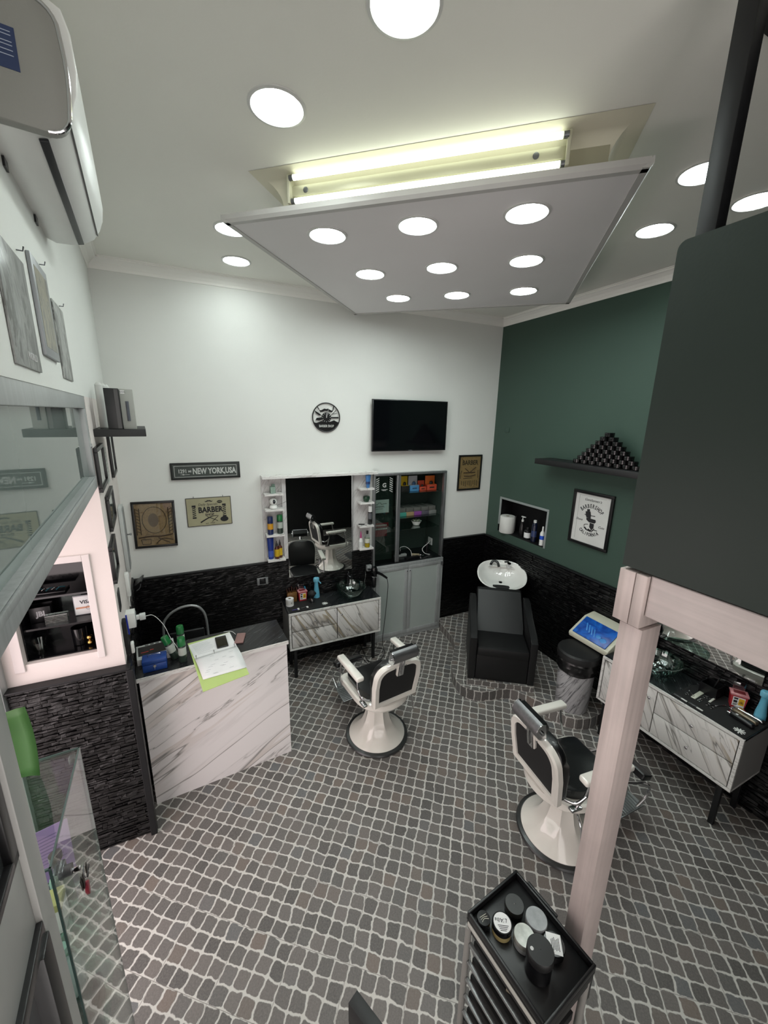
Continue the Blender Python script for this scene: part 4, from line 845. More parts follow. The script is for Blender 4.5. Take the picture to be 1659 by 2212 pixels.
# mirror and marble shelf surround on the back wall
T = thing('wall_mirror', 'large rectangular mirror between the marble shelf columns on the back wall', 'mirror', (1.222, 4.36, 1.13))
MB().box(0.832, 1.612, 4.345, 4.351, 1.128, 2.303).build('mirror_glass', MIRROR, T, world=True, smooth=False); MB().box(0.834, 1.61, 4.351, 4.38, 1.13, 2.30).build('backing', BLKMATTE, T, world=True)
MB().box(1.610, 1.622, 4.335, 4.36, 1.36, 2.31, 0.003).build('side_strip', ALU, T, world=True)
T = thing('marble_shelf_unit', 'white marble shelf surround with top board left and right of the mirror', 'shelf unit', (1.24, 4.40, 1.34))
MG = marble('grey_white_marble', 'c8c6c5', '8a8683', 'b5aea8', 60, 3.0, 1.2, 0.3, 0.3, 0.03)
def wb(nm, m, *a): return MB().box(*a).build(nm, m, T, world=True, smooth=False)
wb('back_panel', MG, 0.575, 0.832, 4.385, 4.409, 1.352, 2.315); wb('back_panel', MG, 1.624, 1.862, 4.37, 4.409, 1.352, 2.315)
wb('divider', MG, 0.786, 0.830, 4.34, 4.385, 1.37, 2.315)
wb('top_board', MARBT, 0.575, 1.915, 4.262, 4.409, 2.317, 2.342)
for z_, lo in ((2.147, 0), (1.975, 0), (1.685, 0), (1.395, 1)):
    wb('shelf_board', MARBT, 0.590, 0.785, 4.255, 4.385, z_-0.012, z_+0.008); wb('shelf_board', MARBT, 1.685, 1.868, 4.255, 4.37, z_-0.015+0.0, z_+0.005)
# things on the marble shelves
def bottle(name, label, cat, x, y, z, prof, col, cap=None, lab=None, group=None, sy_=1.0, rz=0.0):
    T = thing(name, label, cat, (x, y, z), rz, group)
    S = Matrix.Diagonal((1, sy_, 1, 1))
    MB().lathe(prof, 24, M=S).build('body', col, T)
    if cap: MB().lathe(cap[0], 20, M=S).build('cap', cap[1], T)
    if lab: MB().lathe([(lab[0]+0.0006, lab[1]), (lab[0]+0.0006, lab[2])], 24, M=S, close=False).build('label', lab[3], T)
    return T
T = thing('carton', 'small pale green patterned carton on the upper left marble shelf', 'box', (0.683, 4.31, 2.155), R(6))
MB().box(-0.027, 0.027, -0.018, 0.018, 0, 0.075, 0.001).build('box', C_('carton_green', '6d8377', 0.5), T); b = MB()
for i in range(3):
    for j in range(4): b.box(-0.022+i*0.016, -0.012+i*0.016, -0.0188, -0.0178, 0.008+j*0.016, 0.018+j*0.016)
b.build('pattern', C_('pattern_pale', 'a9bdb0', 0.5), T); MB().box(-0.02, 0.012, -0.01, 0.012, 0.075, 0.10, 0.002, M=Matrix.Rotation(R(8), 4, 'Y')).build('flap', C_('carton_green2', '5d7366', 0.5), T)
T = thing('security_camera', 'round white indoor camera with black face on the second left shelf', 'camera', (0.685, 4.315, 1.983))
MB().lathe([(0.03, 0), (0.041, 0.006), (0.043, 0.018), (0.036, 0.034), (0.02, 0.042)], 28).build('base', WPL, T); MB().ellips((0, 0, 0.078), 0.040, 0.040, 0.042).build('head', WPL, T)
MB().ellips((0.002, -0.014, 0.080), 0.023, 0.03, 0.030).build('face', C_('camera_face', '0b0b0c', 0.15), T); MB().ellips((0.002, -0.040, 0.083), 0.007, 0.006, 0.007).build('lens', C_('lens_grey', '6e7480', 0.1, 0.5), T)
o = MB().tube([(0.72, 4.33, 2.01), (0.77, 4.32, 2.03), (0.831, 4.325, 2.05)], 0.0016, 6).build('camera_cable', BLKPL); tag(o, 'thin dark cable running from the white camera to the mirror', 'cable')
spray_can('dark blue spray can with a yellow band on the third left shelf', at(0.640, 4.31, 1.693), 0.031, 0.205, C_('cap_navy', '16254f', 0.3), C_('can_navy', '14224c', 0.3), C_('band_yellow', 'c78f1e', 0.4))
spray_can('green capped spray can on the third left marble shelf', at(0.745, 4.315, 1.693), 0.031, 0.215)
bottle('hair_gel_tube', 'tall dark blue tube on the bottom left marble shelf', 'tube', 0.632, 4.31, 1.403, [(0.022, 0), (0.028, 0.01), (0.030, 0.10), (0.036, 0.24), (0.036, 0.25), (0.01, 0.25)], C_('tube_blue', '17307e', 0.3), None, (0.0295, 0.03, 0.10, C_('tube_print', '3c56a8', 0.4)), sy_=0.6)
for x_, y_, l_ in ((0.698, 4.30, 'front one of the two brown dropper bottles on the bottom left shelf'), (0.738, 4.335, 'rear one of the two brown dropper bottles on the bottom left shelf')):
    bottle('dropper_bottle', l_, 'bottle', x_, y_, 1.403, [(0.024, 0), (0.026, 0.005), (0.026, 0.12), (0.012, 0.145), (0.011, 0.155)], C_('amber_glass', '4a1c0c', 0.12), ([(0.012, 0.15), (0.012, 0.17), (0.005, 0.19), (0.003, 0.21)], BLKPL), (0.026, 0.03, 0.115, C_('label_yellow', 'c7a51c', 0.5)), 'brown dropper bottles')
bottle('cream_tube', 'light blue cream tube standing under the top board, right column', 'tube', 1.80, 4.30, 2.152, [(0.020, 0), (0.021, 0.02), (0.022, 0.021), (0.034, 0.15), (0.034, 0.155), (0.01, 0.155)], C_('tube_sky', '3f74ae', 0.35), ([(0.019, -0.0), (0.020, 0.018), (0.01, 0.02)], WPL), (0.0265, 0.045, 0.09, C_('tube_navy', '1e3563', 0.4)), sy_=0.6)
bottle('cream_jar', 'dark green cream jar on the second right marble shelf', 'jar', 1.785, 4.31, 1.98, [(0.026, 0), (0.030, 0.004), (0.042, 0.045), (0.041, 0.052), (0.02, 0.054)], C_('jar_green', '1f3d2c', 0.15), ([(0.040, 0.052), (0.040, 0.066), (0.034, 0.070), (1e-3, 0.071)], C_('jar_lid_green', '183224', 0.25)))
spray_can('black spray can with white cap at the edge of the third right shelf', at(1.838, 4.315, 1.69), 0.026, 0.235, C_('cap_white', 'dcdcda', 0.35), C_('can_black', '1a1a1c', 0.3), C_('can_greyprint', '55575a', 0.4))
T = thing('straight_razor', 'folded metal razor lying on the third right marble shelf', 'razor', (1.742, 4.31, 1.691), R(-25)); MB().box(-0.055, 0.03, -0.008, 0.008, 0.0, 0.014, 0.004).build('handle', BLKPL, T); MB().box(0.02, 0.06, -0.009, 0.009, 0.003, 0.012, 0.003).build('blade', CHROME, T)
bottle('pointed_bottle', 'slim white bottle with pink pointed cap on the bottom right shelf', 'bottle', 1.712, 4.30, 1.401, [(0.022, 0), (0.026, 0.006), (0.026, 0.09), (0.014, 0.125), (0.010, 0.14)], WPL, ([(0.013, 0.13), (0.012, 0.16), (0.003, 0.215)], C_('cap_pink', 'a83a72', 0.35)), (0.026, 0.02, 0.085, C_('label_offwhite', 'c9cbc9', 0.5)))
T = thing('oil_bottle', 'clear bottle of yellow oil with black cap on the bottom right shelf', 'bottle', (1.80, 4.305, 1.401))
MB().lathe([(0.030, 0), (0.034, 0.004), (0.034, 0.13), (0.026, 0.155), (0.012, 0.165), (0.012, 0.18)], 24).build('glass', GLASS, T); MB().lathe([(0.029, 0.004), (0.031, 0.006), (0.031, 0.055), (1e-3, 0.055)], 24).build('oil', C_('oil_yellow', 'a98d12', 0.15), T)
MB().lathe([(0.014, 0.172), (0.014, 0.21), (0.01, 0.212)], 16).build('cap', BLKPL, T); MB().lathe([(0.0346, 0.06), (0.0346, 0.115)], 24, close=False).build('label', C_('oil_label', 'c4c5b6', 0.5), T)

# ------------------------------------------------------------------ things on the back vanity
TZ = 0.8425
T = thing('work_mat', 'thin black mat on the left half of the back wall vanity', 'mat', (0, 0, TZ)); MB().prism([(0.765, 4.03), (1.245, 4.03), (1.225, 4.33), (0.765, 4.33)], 0, 0.002).build('mat', BLKMATTE, T)
TZ += 0.0022
T = thing('paper_roll', 'small white roll of neck paper on the black mat', 'roll', (0.80, 4.215, TZ))
MB().lathe([(0.016, 0.0), (0.045, 0.0), (0.045, 0.085), (0.016, 0.085), (0.016, 0.0)], 32, close=False).build('roll', PAPER, T); MB().lathe([(0.0165, 0.002), (0.0145, 0.002), (0.0145, 0.0845), (0.0165, 0.0845)], 20, close=False).build('core', C_('card_core', '8a7a66', 0.8), T)
MB().lathe([(0.0456, 0.02), (0.0456, 0.07)], 32, close=False, mod=None).build('wrapper', C_('wrap_white', 'cfcfcb', 0.6), T); text('lettering', 'N', 0.022, 0.012, 0.045, INK, T, -0.0462, rot=R(90))
WOODB = mat('olive_wood', '6b4a22', 0.4, 0, 0.35, 30, stretch=(1, 1, 6))
T = thing('comb_block', 'dark wooden block holding brown combs at the left end of the vanity', 'holder', (0.845, 4.315, TZ))
MB().box(-0.055, 0.055, -0.035, 0.035, 0, 0.115, 0.004).build('block', WOODB, T)
for k in range(5): MB().box(-0.045+k*0.02, -0.035+k*0.02, -0.02+0.01*(k % 2), 0.01, 0.11, 0.165+0.01*(k % 3), 0.003, M=Matrix.Rotation(R(3*k-6), 4, 'Y')).build('comb', C_('comb_brown', '3c1c12', 0.35), T)
RED = C_('sharps_red', 'a82c34', 0.3); BIO = C_('bio_yellow', 'd6a61c', 0.5)
def sharps(label, M):
    T = thing('sharps_container', label, 'container', M=M)
    MB().prism([(-0.042, 0), (0.042, 0), (0.052, 0.11), (-0.052, 0.11)], -0.035, 0.035, axis='y', bev=0.004).build('body', RED, T)
    MB().box(-0.056, 0.056, -0.042, 0.042, 0.108, 0.124, 0.005).build('lid', C_('sharps_lid', 'b9797c', 0.25), T); MB().box(-0.035, 0.035, -0.02, 0.018, 0.124, 0.127).build('slot', C_('slot_red', '641a1e', 0.4), T)
    MB().box(-0.038, 0.038, 0.036, 0.040, 0.124, 0.185, 0.0015).build('flap', clear_glass('flap_clear', 'b9bcc4', 0.15), T)
    lb = MB().box(-0.036, 0.036, -0.0368, -0.0352, 0.02, 0.098).build('label', PAPER, T)
    MB().box(0.0, 0.033, -0.0378, -0.0366, 0.035, 0.09).build('warning_panel', BIO, lb)
    b = MB(); c0 = Vector((0.0165, 0, 0.058))
    for k in range(3):
        a = 2*math.pi*k/3+math.pi/2; c1 = c0+Vector((math.cos(a)*0.006, 0, math.sin(a)*0.006)); b.tube([(c1.x+0.005*math.cos(t_), -0.0384, c1.z+0.005*math.sin(t_)) for t_ in [2*math.pi*i/12 for i in range(13)]], 0.0011, 5, smooth=False)
    b.box(-0.03, -0.006, -0.0376, -0.0366, 0.078, 0.092, 0.001); b.box(-0.03, -0.008, -0.0376, -0.0366, 0.05, 0.07, 0.001)
    for k in range(3): b.box(-0.03, -0.01+0.004*k, -0.0376, -0.0366, 0.028+k*0.006, 0.031+k*0.006)
    b.build('print', INK, lb); return T
sharps('red sharps container with yellow label on the back wall vanity', at(0.965, 4.30, TZ, R(4)))
AQUA = C_('spray_aqua', '5fa8c2', 0.35, 0, bump=0.1, bscale=200)
def mist(label, M):
    T = thing('mist_bottle', label, 'spray bottle', M=M)
    MB().lathe([(0.030, 0), (0.035, 0.004), (0.034, 0.05), (0.024, 0.12), (0.021, 0.17), (0.024, 0.185), (0.026, 0.19)], 28).build('bottle', AQUA, T)
    MB().lathe([(0.024, 0.188), (0.027, 0.192), (0.028, 0.225), (0.024, 0.235), (1e-3, 0.236)], 24).tf(Matrix.Diagonal((1.2, 0.9, 1, 1))).build('head', C_('spray_aqua_head', '6fb3cb', 0.3), T)
    MB().prism([(0.03, 0.20), (0.055, 0.165), (0.045, 0.16), (0.022, 0.19)], -0.008, 0.008, axis='y', bev=0.002).build('trigger', C_('spray_aqua_head', '6fb3cb', 0.3), T); return T
mist('pale blue mist spray bottle standing behind the black brush on the back vanity', at(1.14, 4.30, TZ, R(-10)) @ Matrix.Scale(1.08, 4))
T = thing('neck_brush', 'black fluffy neck brush with clear handle on the black mat', 'brush', (1.055, 4.185, TZ))
MB().lathe([(0.024, 0), (0.027, 0.01), (0.024, 0.035), (0.011, 0.055), (0.018, 0.065)], 24).build('handle', clear_glass('handle_clear', 'c8ccd0', 0.1), T)
b = MB(); random.seed(5)
for k in range(170):
    a = random.random()*2*math.pi; rr = random.random()**.5; b.tube([(0.012*rr*math.cos(a), 0.012*rr*math.sin(a), 0.06), (0.05*rr*math.cos(a), 0.05*rr*math.sin(a), 0.06+0.085-0.03*rr*rr)], 0.0035, 4, smooth=False)
b.ellips((0, 0, 0.115), 0.044, 0.044, 0.036); o = b.build('bristles', BLKMATTE, T)
T = thing('brush_holder', 'black cup of brushes and a blue comb behind the sharps container', 'holder', (1.045, 4.325, TZ))
MB().lathe([(0.028, 0), (0.030, 0.09), (0.026, 0.09), (0.024, 0.01), (1e-3, 0.01)], 20, close=False).build('cup', BLKPL, T); MB().box(-0.012, 0.004, -0.006, 0.006, 0.03, 0.16, 0.003, M=Matrix.Rotation(R(-14), 4, 'Y')).build('blue_comb', C_('comb_blue', '1f6f8f', 0.35), T)
MB().box(0.004, 0.016, 0.0, 0.008, 0.03, 0.19, 0.003, M=Matrix.Rotation(R(6), 4, 'Y')).build('black_brush', BLKPL, T); MB().cyl((0, 0, 0.03), (0.01, 0.01, 0.18), 0.004).build('comb_tail', BLKPL, T)
def star(label, M):
    T = thing('cape_clip', label, 'hair clip', M=M); b = MB()
    for k in range(5):
        a = R(36*k+10); b.box(-0.034, 0.034, -0.004, 0.004, 0.001*k, 0.001*k+0.002, 0.0, M=Matrix.Rotation(a, 4, 'Z'))
    b.build('clips', WPL, T); return T
star('white star shaped pile of flat clips on the back vanity mat', at(1.185, 4.10, TZ)); 
def razor(label, x, y, rz, col, L=0.14):
    T = thing('disposable_razor', label, 'razor', (x, y, TZ), rz); MB().box(0, L, -0.006, 0.006, 0.0, 0.008, 0.003).build('handle', C_(col[0], col[1], 0.35), T); MB().box(L-0.008, L+0.014, -0.016, 0.016, 0, 0.009, 0.002).build('head', WPL, T)
razor('purple handled razor on the front edge of the back vanity mat', 0.795, 4.075, R(3), ('razor_purple', '35286e'), 0.07); razor('black handled razor with white head on the back vanity mat', 0.895, 4.085, R(2), ('razor_black', '19191b'), 0.075)

# ------------------------------------------------------------------ built-in cabinet right of the mirror
T = thing('display_cabinet', 'aluminium framed built-in cabinet with glass doors above and frosted doors below', 'cabinet', (2.43, 4.36, 0))
DKG = paint('cabinet_dark_green', '2b3732', 0.6); FROST = C_('frosted_glass', 'a3aba7', 0.35, 0, bump=0.05, bscale=300)
def cw(nm, m, *a, **k): return MB().box(*a, **k).build(nm, m, T, world=True, smooth=False)
b = MB(); b.box(1.925, 2.945, 4.80, 4.81, 1.10, 2.285); b.box(1.922, 1.928, 4.42, 4.80, 1.10, 2.285); b.box(2.942, 2.948, 4.42, 4.80, 1.10, 2.285); b.box(1.925, 2.945, 4.42, 4.80, 2.28, 2.286); b.build('interior', DKG, T, world=True)
cw('base_board', C_('cab_black_base', '111214', 0.25), 1.925, 2.945, 4.36, 4.80, 1.095, 1.108)
b = MB(); b.box(1.905, 2.965, 4.36, 4.412, 2.275, 2.305, 0.003); b.box(2.930, 2.965, 4.36, 4.412, 1.10, 2.275, 0.003); b.box(1.905, 1.932, 4.36, 4.412, 1.10, 2.275, 0.003); b.build('upper_frame', ALU, T, world=True)
cw('door_stile', ALU, 2.232, 2.285, 4.37, 4.40, 1.11, 2.275, bev=0.006)
cw('sliding_door', GLASSD, 1.932, 2.232, 4.392, 4.397, 1.11, 2.275)
cw('rear_screen', DKG, 1.932, 2.25, 4.52, 4.53, 1.11, 2.275)
for z_ in (2.02, 1.685, 1.525): cw('glass_shelf', GLASSG, 2.26, 2.940, 4.45, 4.79, z_-0.006, z_)
b = MB(); b.box(1.905, 2.965, 4.335, 4.41, 1.06, 1.095, 0.003); b.box(1.905, 2.965, 4.335, 4.41, 0.0, 0.05, 0.003); b.box(1.905, 1.935, 4.335, 4.41, 0.05, 1.06, 0.002); b.box(2.925, 2.965, 4.335, 4.41, 0.05, 1.06, 0.002); b.build('lower_frame', ALUG, T, world=True)
for (xa, xb, kx) in ((1.937, 2.409, 2.39), (2.413, 2.923, 2.432)):
    b = MB(); w_ = 0.05
    b.box(xa, xb, 4.325, 4.345, 1.01, 1.058, 0.002); b.box(xa, xb, 4.325, 4.345, 0.052, 0.11, 0.002); b.box(xa, xa+w_, 4.325, 4.345, 0.11, 1.01, 0.002); b.box(xb-w_, xb, 4.325, 4.345, 0.11, 1.01, 0.002)
    d_ = b.build('frosted_door', ALUG, T, world=True)
    MB().box(xa+w_, xb-w_, 4.332, 4.338, 0.11, 1.01).build('pane', FROST, d_, world=True, smooth=False)
    MB().cyl((kx, 4.325, 0.985), (kx, 4.31, 0.985), 0.006).build('knob', CHROME, d_, world=True)
cw('hinge_cover', ALU, 2.925, 2.962, 4.322, 4.336, 0.99, 1.04, bev=0.002)
cw('socket_plate', C_('socket_white', 'b5b7b5', 0.4), 2.93, 2.941, 4.60, 4.70, 1.19, 1.29)
# stickers and cards behind the left glass
T = thing('door_sticker', 'white striped logo sticker on the glass left of the cabinet', 'sticker', M=onback(2.06, 2.145, 4.391)); ST = C_('sticker_white', 'b7bab7', 0.5); 
for s_ in (-1, 1):
    b = MB()
    for k in range(7):
        z_ = 0.085-k*0.027; b.prism([(s_*0.115, z_), (s_*0.072, z_+0.022), (s_*0.072, z_+0.010), (s_*0.115, z_-0.012)], -0.0012, 0, axis='y')
    b.build('stripes', ST, T)
text('lettering', 'G', 0.075, 0, 0.005, ST, T, -0.0012, bold=0.002)
b = MB(); b.box(-0.04, 0.045, -0.0012, 0, -0.052, -0.046); b.box(-0.025, 0.025, -0.0012, 0, -0.062, -0.057); b.build('small_print', ST, T)
T = thing('price_card', 'white card with black outline drawing behind the left cabinet glass', 'card', M=onback(2.06, 1.855, 4.50)); MB().box(-0.135, 0.12, -0.004, 0, -0.085, 0.09).build('card', PAPER, T)
b = MB(); b.tube([(-0.11, -0.0045, 0.02), (-0.04, -0.0045, 0.03), (-0.03, -0.0045, 0.05), (0.0, -0.0045, 0.05), (0.01, -0.0045, 0.03), (0.09, -0.0045, 0.035)], 0.0028, 5, smooth=False); b.tube([(-0.11, -0.0045, -0.02), (-0.11, -0.0045, -0.0), (0.05, -0.0045, 0.005), (0.05, -0.0045, -0.015)], 0.0025, 5, smooth=False)
for k in range(8): b.tube([(-0.10+k*0.018, -0.0045, -0.018), (-0.095+k*0.018, -0.0045, 0.0)], 0.002, 5, smooth=False)
b.tube([(-0.10, -0.0045, -0.035), (0.03, -0.0045, -0.03)], 0.002, 5, smooth=False); b.build('drawing', INK, T)
T = thing('red_sign', 'dark red sign with white lettering lines behind the left cabinet glass', 'sign', M=onback(2.06, 1.55, 4.50)); DR = C_('sign_red', '7d1a22', 0.35)
MB().box(-0.13, 0.12, -0.006, 0, 0.02, 0.085, 0.003).build('panel', DR, T); MB().box(-0.135, 0.10, -0.006, 0, -0.10, -0.012, 0.003).build('panel', DR, T); b = MB()
for k in range(9): b.box(-0.10+k*0.022, -0.085+k*0.022, -0.008, -0.005, 0.045, 0.062)
for k in range(10): b.box(-0.13+k*0.024, -0.112+k*0.024, -0.004, -0.001, -0.006, 0.012)
b.build('lettering_marks', C_('sign_pale', 'c8c0bc'), T)
# display boxes
def disp_box(label, x, z, w_, h_, c1, c2, c3, y=4.53, grp='product boxes on the top cabinet shelf'):
    T = thing('display_box', label, 'box', (x, y, z), 0, grp)
    MB().box(-w_/2, w_/2, 0.0, 0.09, 0, h_*0.40, 0.001).build('tray', c2, T); MB().box(-w_/2, w_/2, 0.06, 0.066, h_*0.4, h_, 0.001, M=Matrix.Translation((0, 0, 0))).build('back_card', c1, T)
    MB().prism([(-w_/2+0.004, 0.066), (w_/2-0.004, 0.066), (w_/2-0.004, 0.0), (-w_/2+0.004, 0.0)], h_*0.40, h_*0.402+0.0015).build('face', c1, T)
    MB().ellips((0, 0.025, h_*0.5), w_*0.2, 0.014, h_*0.14, 14, 8).build('printed_figure', c3, T)
    b = MB(); b.box(-w_*0.25, w_*0.25, -0.001, 0.0, h_*0.15, h_*0.24); b.build('print', c3, T)
YEL = C_('pack_yellow', 'cfae1e', 0.5); PWH = C_('pack_white', 'b9bcc0', 0.5); PBL = C_('pack_blue', '4a86b4', 0.5); PRD = C_('pack_red', 'b8472f', 0.5); POR = C_('pack_orange', 'cf6a2b', 0.5); PK = C_('pack_black', '1c1b18', 0.5)
disp_box('yellow display box on the top cabinet shelf', 2.435, 2.021, 0.115, 0.20, YEL, PK, PK)
disp_box('white and blue display box on the top cabinet shelf', 2.575, 2.021, 0.135, 0.20, PWH, PBL, C_('pack_navy', '2b4a6c'))
disp_box('short red display box on the top cabinet shelf', 2.705, 2.021, 0.10, 0.13, PRD, PRD, PK)
disp_box('orange display box at the right end of the top cabinet shelf', 2.845, 2.021, 0.15, 0.19, POR, PRD, PK)
for k, (c_, n_) in enumerate((('3f8f80', 'turquoise'), ('8f7a5a', 'beige'), ('7b3f86', 'purple'), ('4d4a55', 'dark grey'), ('6c6f6c', 'pale grey'))):
    T = thing('folding_carton', '%s carton with a clear lid on the middle cabinet shelf' % n_, 'box', (2.40+k*0.118, 4.52, 1.686), 0, 'cartons on the middle cabinet shelf')
    MB().box(-0.058, 0.058, 0, 0.10, 0, 0.05, 0.002).build('tray', C_('carton_'+n_.replace(' ', '_'), c_, 0.5), T); MB().box(-0.055, 0.055, 0.02, 0.24, 0.05, 0.105, 0.003).build('lid', C_('lid_'+n_.replace(' ', '_'), '5b5c58', 0.2), T)
    MB().cyl((0.0, 0.045, 0.05), (0, 0.045, 0.085), 0.018).build('sample', C_('carton_'+n_.replace(' ', '_'), c_, 0.5), T)
T = thing('candle_bowl', 'white bowl of pale stones on the lower glass shelf of the cabinet', 'bowl', (2.66, 4.60, 1.526)); MB().lathe([(0.03, 0), (0.045, 0.005), (0.075, 0.06), (0.07, 0.06), (0.04, 0.012), (1e-3, 0.012)], 28, close=False).build('bowl', PORC, T)
for k in range(6): MB().ellips((0.035*math.cos(k*1.2), 0.035*math.sin(k*1.2), 0.065), 0.022, 0.018, 0.016, 12, 8).build('stone', C_('stone_pale', '8d8f80', 0.5), T)
T = thing('power_strip', 'pale power strip with black adapter on the cabinet base', 'power strip', (2.40, 4.55, 1.108)); MB().box(-0.09, 0.09, -0.025, 0.025, 0, 0.035, 0.006).build('body', C_('strip_grey', '8f9290', 0.4), T); MB().box(-0.06, 0.0, -0.02, 0.02, 0.035, 0.085, 0.006).build('adapter', BLKPL, T)
o = MB().tube([(2.40, 4.55, 1.19), (2.38, 4.52, 1.25), (2.45, 4.50, 1.26), (2.52, 4.48, 1.20), (2.54, 4.47, 1.115)], 0.003, 6).build('power_cable', WPL); tag(o, 'white cable looping up from the power strip in the cabinet', 'cable')
o = MB().tube([(2.93, 4.65, 1.24), (2.84, 4.55, 1.25), (2.72, 4.5, 1.20), (2.74, 4.47, 1.14), (2.82, 4.46, 1.112)], 0.004, 6).build('power_cable', WPL); tag(o, 'white cable curving down from the wall socket in the cabinet', 'cable')
T = thing('clipper', 'black and brass hair clipper lying on the cabinet base', 'clipper', (2.62, 4.50, 1.109), R(-25)); MB().box(-0.07, 0.05, -0.018, 0.018, 0, 0.03, 0.01).build('body', C_('clip_beige', '8e846c', 0.4), T); MB().box(0.05, 0.08, -0.02, 0.02, 0.004, 0.024, 0.003).build('blade', CHROME, T)
T = thing('hair_clipper', 'black clipper standing below the cabinet socket', 'clipper', (2.84, 4.58, 1.109), R(20)); MB().lathe([(0.024, 0), (0.022, 0.06), (0.026, 0.12), (0.02, 0.14)], 16).build('body', BLKPL, T); MB().box(-0.02, 0.02, -0.006, 0.006, 0.14, 0.155, 0.002).build('blade', CHROME, T)
T = thing('charging_tray', 'flat black charging tray with small chrome parts on the cabinet base', 'tray', (2.52, 4.43, 1.109), R(5)); MB().box(-0.11, 0.11, -0.03, 0.03, 0, 0.02, 0.004).build('tray', BLKPL, T); MB().cyl((0.16, 0, 0.01), (0.19, 0, 0.01), 0.009).build('tip', CHROME, T)
# hair dryer hanging beside the cabinet
def dryer(label, M):
    T = thing('hair_dryer', label, 'hair dryer', M=M)
    MB().lathe([(0.030, -0.02), (0.036, 0.0), (0.045, 0.05), (0.044, 0.085), (0.03, 0.115), (1e-3, 0.12)], 24).build('barrel', C_('dryer_black', '0d0d0e', 0.12), T)
    MB().lathe([(0.024, -0.16), (0.029, -0.13), (0.031, -0.025), (0.028, -0.02)], 24).build('nozzle', BLKPL, T); MB().lathe([(0.037, -0.018), (0.040, -0.012), (0.037, -0.006)], 24, close=False).build('ring', CHROME, T)
    MB().tube([(0.03, -0.01, 0.04), (0.09, -0.03, 0.01), (0.16, -0.045, -0.045)], 0.018, 12, rad=lambda t: 0.020-0.006*t).build('handle', C_('dryer_black', '0d0d0e', 0.12), T); return T
dryer('black hair dryer hanging nozzle down beside the cabinet', at(1.885, 4.27, 1.02)); T = thing('dryer_holder', 'small grey bracket holding the hair dryer beside the cabinet', 'holder', (1.85, 4.30, 1.10)); MB().box(-0.035, 0.03, 0.035, 0.08, -0.04, 0.035, 0.003).build('plate', ALUG, T); MB().box(-0.03, 0.0, 0.0, 0.035, -0.015, 0.0, 0.002).build('arm', BLKMET, T)
o = MB().tube([(2.045, 4.225, 0.975), (2.06, 4.22, 0.85), (2.03, 4.21, 0.5), (1.98, 4.18, 0.15), (1.96, 4.12, 0.008), (1.80, 4.06, 0.008), (1.68, 4.12, 0.008), (1.66, 4.22, 0.008), (1.80, 4.27, 0.008), (1.98, 4.15, 0.008), (1.92, 4.02, 0.008), (1.78, 3.93, 0.008), (1.70, 4.0, 0.008), (1.72, 4.2, 0.008), (1.70, 4.34, 0.1)], 0.0045, 8).build('dryer_cable', BLKPL); tag(o, 'black dryer cable falling to the floor and coiled beneath the vanity', 'cable')

# ------------------------------------------------------------------ tiled platform with wash unit and bin
top = [(3.715, 4.38), (2.972, 4.375), (2.972, 4.312), (2.925, 4.27), (2.912, 4.10), (2.88, 3.90), (2.80, 3.71), (2.67, 3.56), (2.53, 3.39), (2.44, 3.24), (2.405, 3.12), (2.405, 3.02), (2.445, 2.93), (2.54, 2.85), (2.66, 2.81), (2.78, 2.795), (2.85, 2.76), (2.90, 2.69), (2.96, 2.60), (3.02, 2.47), (3.045, 2.34), (3.09, 2.22), (3.17, 2.145), (3.28, 2.105), (3.42, 2.10), (3.56, 2.14), (3.715, 2.22)]
b = MB(); HP = 0.13
def smooth_loop(P, n=3):
    out = []
    for i in range(len(P)-1):
        for k in range(n): out.append((P[i][0]+(P[i+1][0]-P[i][0])*k/n, P[i][1]+(P[i+1][1]-P[i][1])*k/n))
    out.append(P[-1]); return out
tp = smooth_loop(top[1:-1], 2)
loop = [top[0]]+tp+[top[-1]]
bm = b.b; hi = [bm.verts.new((x, y, HP)) for x, y in loop]; lo = [bm.verts.new((x, y, 0)) for x, y in loop]
bm.faces.new(hi[::-1]); uvl = bm.loops.layers.uv.new('UVMap'); s_ = 0
for i in range(len(loop)-1):
    d_ = math.dist(loop[i], loop[i+1]); f = bm.faces.new((lo[i], lo[i+1], hi[i+1], hi[i])); f.material_index = 1
    for l_, uv in zip(f.loops, ((s_, 0.0), (s_+d_, 0.0), (s_+d_, 0.083), (s_, 0.083))): l_[uvl].uv = uv
    s_ += d_
T = thing('tiled_platform', 'low curved platform tiled like the floor in the back right corner', 'platform', (3.2, 3.2, 0)); b.build('platform_body', [FLOOR, COBS], T, world=True, smooth=False)
WM = at(2.765, 2.815, HP, R(-35.0))
T = thing('tiled_plinth', 'flat tiled plinth under the black wash chair', 'plinth', M=WM); b = MB(); bm = b.b; uvl = bm.loops.layers.uv.new('UVMap')
pc = [(-0.357, -0.01), (0.352, -0.01), (0.352, 0.86), (-0.357, 0.86)]; hi = [bm.verts.new((x, y, 0.068)) for x, y in pc]; lo = [bm.verts.new((x, y, 0.0)) for x, y in pc]; bm.faces.new(hi); s_ = 0
for i in range(4):
    j = (i+1) % 4; d_ = math.dist(pc[i], pc[j]); f = bm.faces.new((lo[i], lo[j], hi[j], hi[i])); f.material_index = 1
    for l_, uv in zip(f.loops, ((s_, 0.0), (s_+d_, 0.0), (s_+d_, 0.083), (s_, 0.083))): l_[uvl].uv = uv
    s_ += d_
b.build('plinth_body', [FLOOR, COBS], T, smooth=False)
T = thing('wash_chair', 'black upholstered salon wash chair in front of the white basin', 'wash chair', M=at(2.765, 2.815, HP+0.069, R(-35.0)))
LTH = C_('wash_leather', '08080a', 0.5, 0, var=0.1, bump=0.15, bscale=160)
